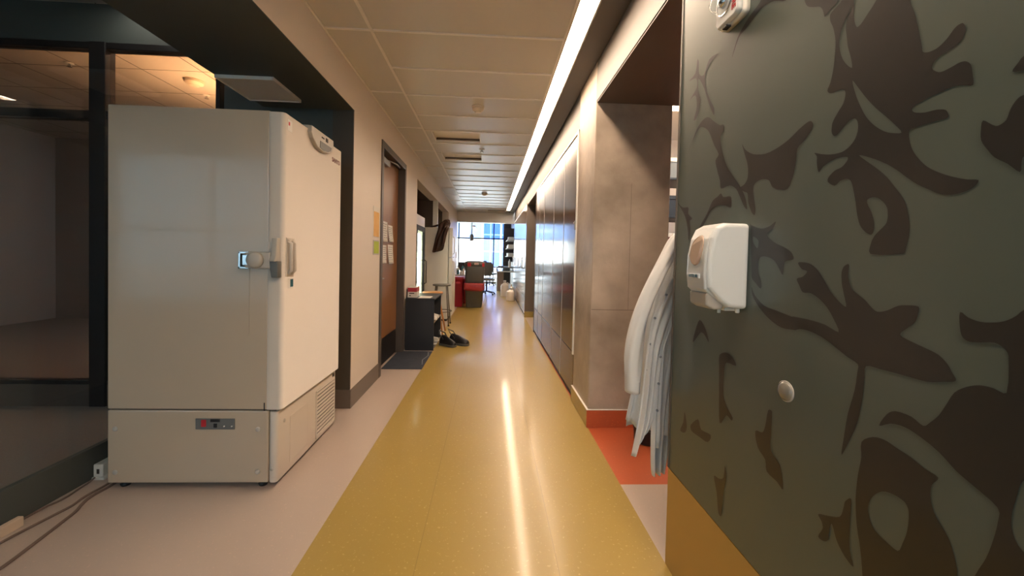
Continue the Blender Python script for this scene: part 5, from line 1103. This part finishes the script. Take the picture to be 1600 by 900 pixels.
c = MB(); c.prism([(XR-0.116, 1.150), (XR-0.114, 1.112), (XR-0.092, 1.100), (XR-0.066, 1.102), (XR-0.060, 1.118), (XR-0.082, 1.134), (XR-0.100, 1.149)], lambda a, b: (a, W0+0.016, b), lambda a, b: (a, W1-0.016, b)); c.build('push_bar', 'freezer2', t, mods=(('BEVEL', dict(width=0.006, segments=3, limit_method='ANGLE')),))
c = MB(); c.box(XR-0.050, XR-0.015, W0+0.03, W1-0.03, 1.096, 1.106, 0.003); c.lathe([(0.006, 0), (0.006, -0.014), (0.004, -0.016), (0, -0.016)], (XR-0.018, W0+0.02, 1.108), 14); c.build('drip_tray', 'white', t)
c = MB(); c.lathe([(0.005, 0), (0.005, -0.014), (0, -0.014)], (XR-0.048, W0+0.062, 1.100), 12); c.build('nozzle', 'disp', t)

# ---- fire alarm strobe at the top edge
t = thing('fire_alarm_strobe', 'white fire alarm strobe at the top edge on the mural wall', 'alarm', (XR, 1.17, 2.05))
c = MB(); c.loft([[(x, y, z) for (y, z) in [(a, b) for (a, b, _) in rring(1.185, 2.075, 0.115, 0.20, 0.016, 0)]] for x in (XR, XR-0.022)]); st = c.build('base', 'white', t)
c = MB(); c.loft([[(XR-0.022-h, y, z) for (y, z) in [(a, b) for (a, b, _) in rring(1.185, 2.06, 0.115-w_, 0.165-w_, 0.016, 0)]] for h, w_ in ((0, 0), (0.010, 0.004), (0.016, 0.012))]); c.build('faceplate', 'disp', t)
c = MB(); c.lathe([(0.036, 0), (0.036, -0.012), (0.030, -0.028), (0.018, -0.040), (0, -0.044)], (XR-0.034, 1.200, 2.045), 28, 'x'); ln = c.build('strobe_lens', 'glass', t, smooth=True)
c = MB(); c.lathe([(0.018, -0.001), (0.014, -0.014), (0.006, -0.020), (0, -0.021)], (XR-0.036, 1.195, 2.045), 18, 'x'); c.build('reflector', 'chrome', ln)
c = MB(); c.lathe([(0.040, 0.0), (0.040, -0.006), (0.036, -0.007), (0.036, 0.0)], (XR-0.034, 1.195, 2.045), 28, 'x'); c.build('lens_ring', 'chrome', ln)
text('fire_lettering', 'FIRE', 0.026, 'signred', t, face_mw((XR-0.0385, 1.147, 2.020), (0, 0, -1), (0, -1, 0)), 0.0006)
c = MB()
for k in range(4): c.box(XR-0.036, XR-0.020, 1.215+k*0.006-0.03, 1.218+k*0.006-0.03, 1.966, 1.972)
c.build('sounder_slot', 'seam', t)

# ---- round clear bumper on the mural
t = thing('wall_bumper', 'small round clear bumper stuck on the leaf mural', 'bumper', (XR, 0.932, 0.92))
c = MB(); c.lathe([(0.024, 0), (0.023, -0.004), (0.017, -0.009), (0.006, -0.011), (0, -0.011)], (XR-0.001, 0.932, 0.922), 28, 'x'); c.build('dome', 'bumper', t, smooth=True)
c = MB(); c.lathe([(0.026, 0), (0.026, -0.002), (0.023, -0.003)], (XR, 0.932, 0.922), 28, 'x'); c.build('rim', 'freezer2', t)
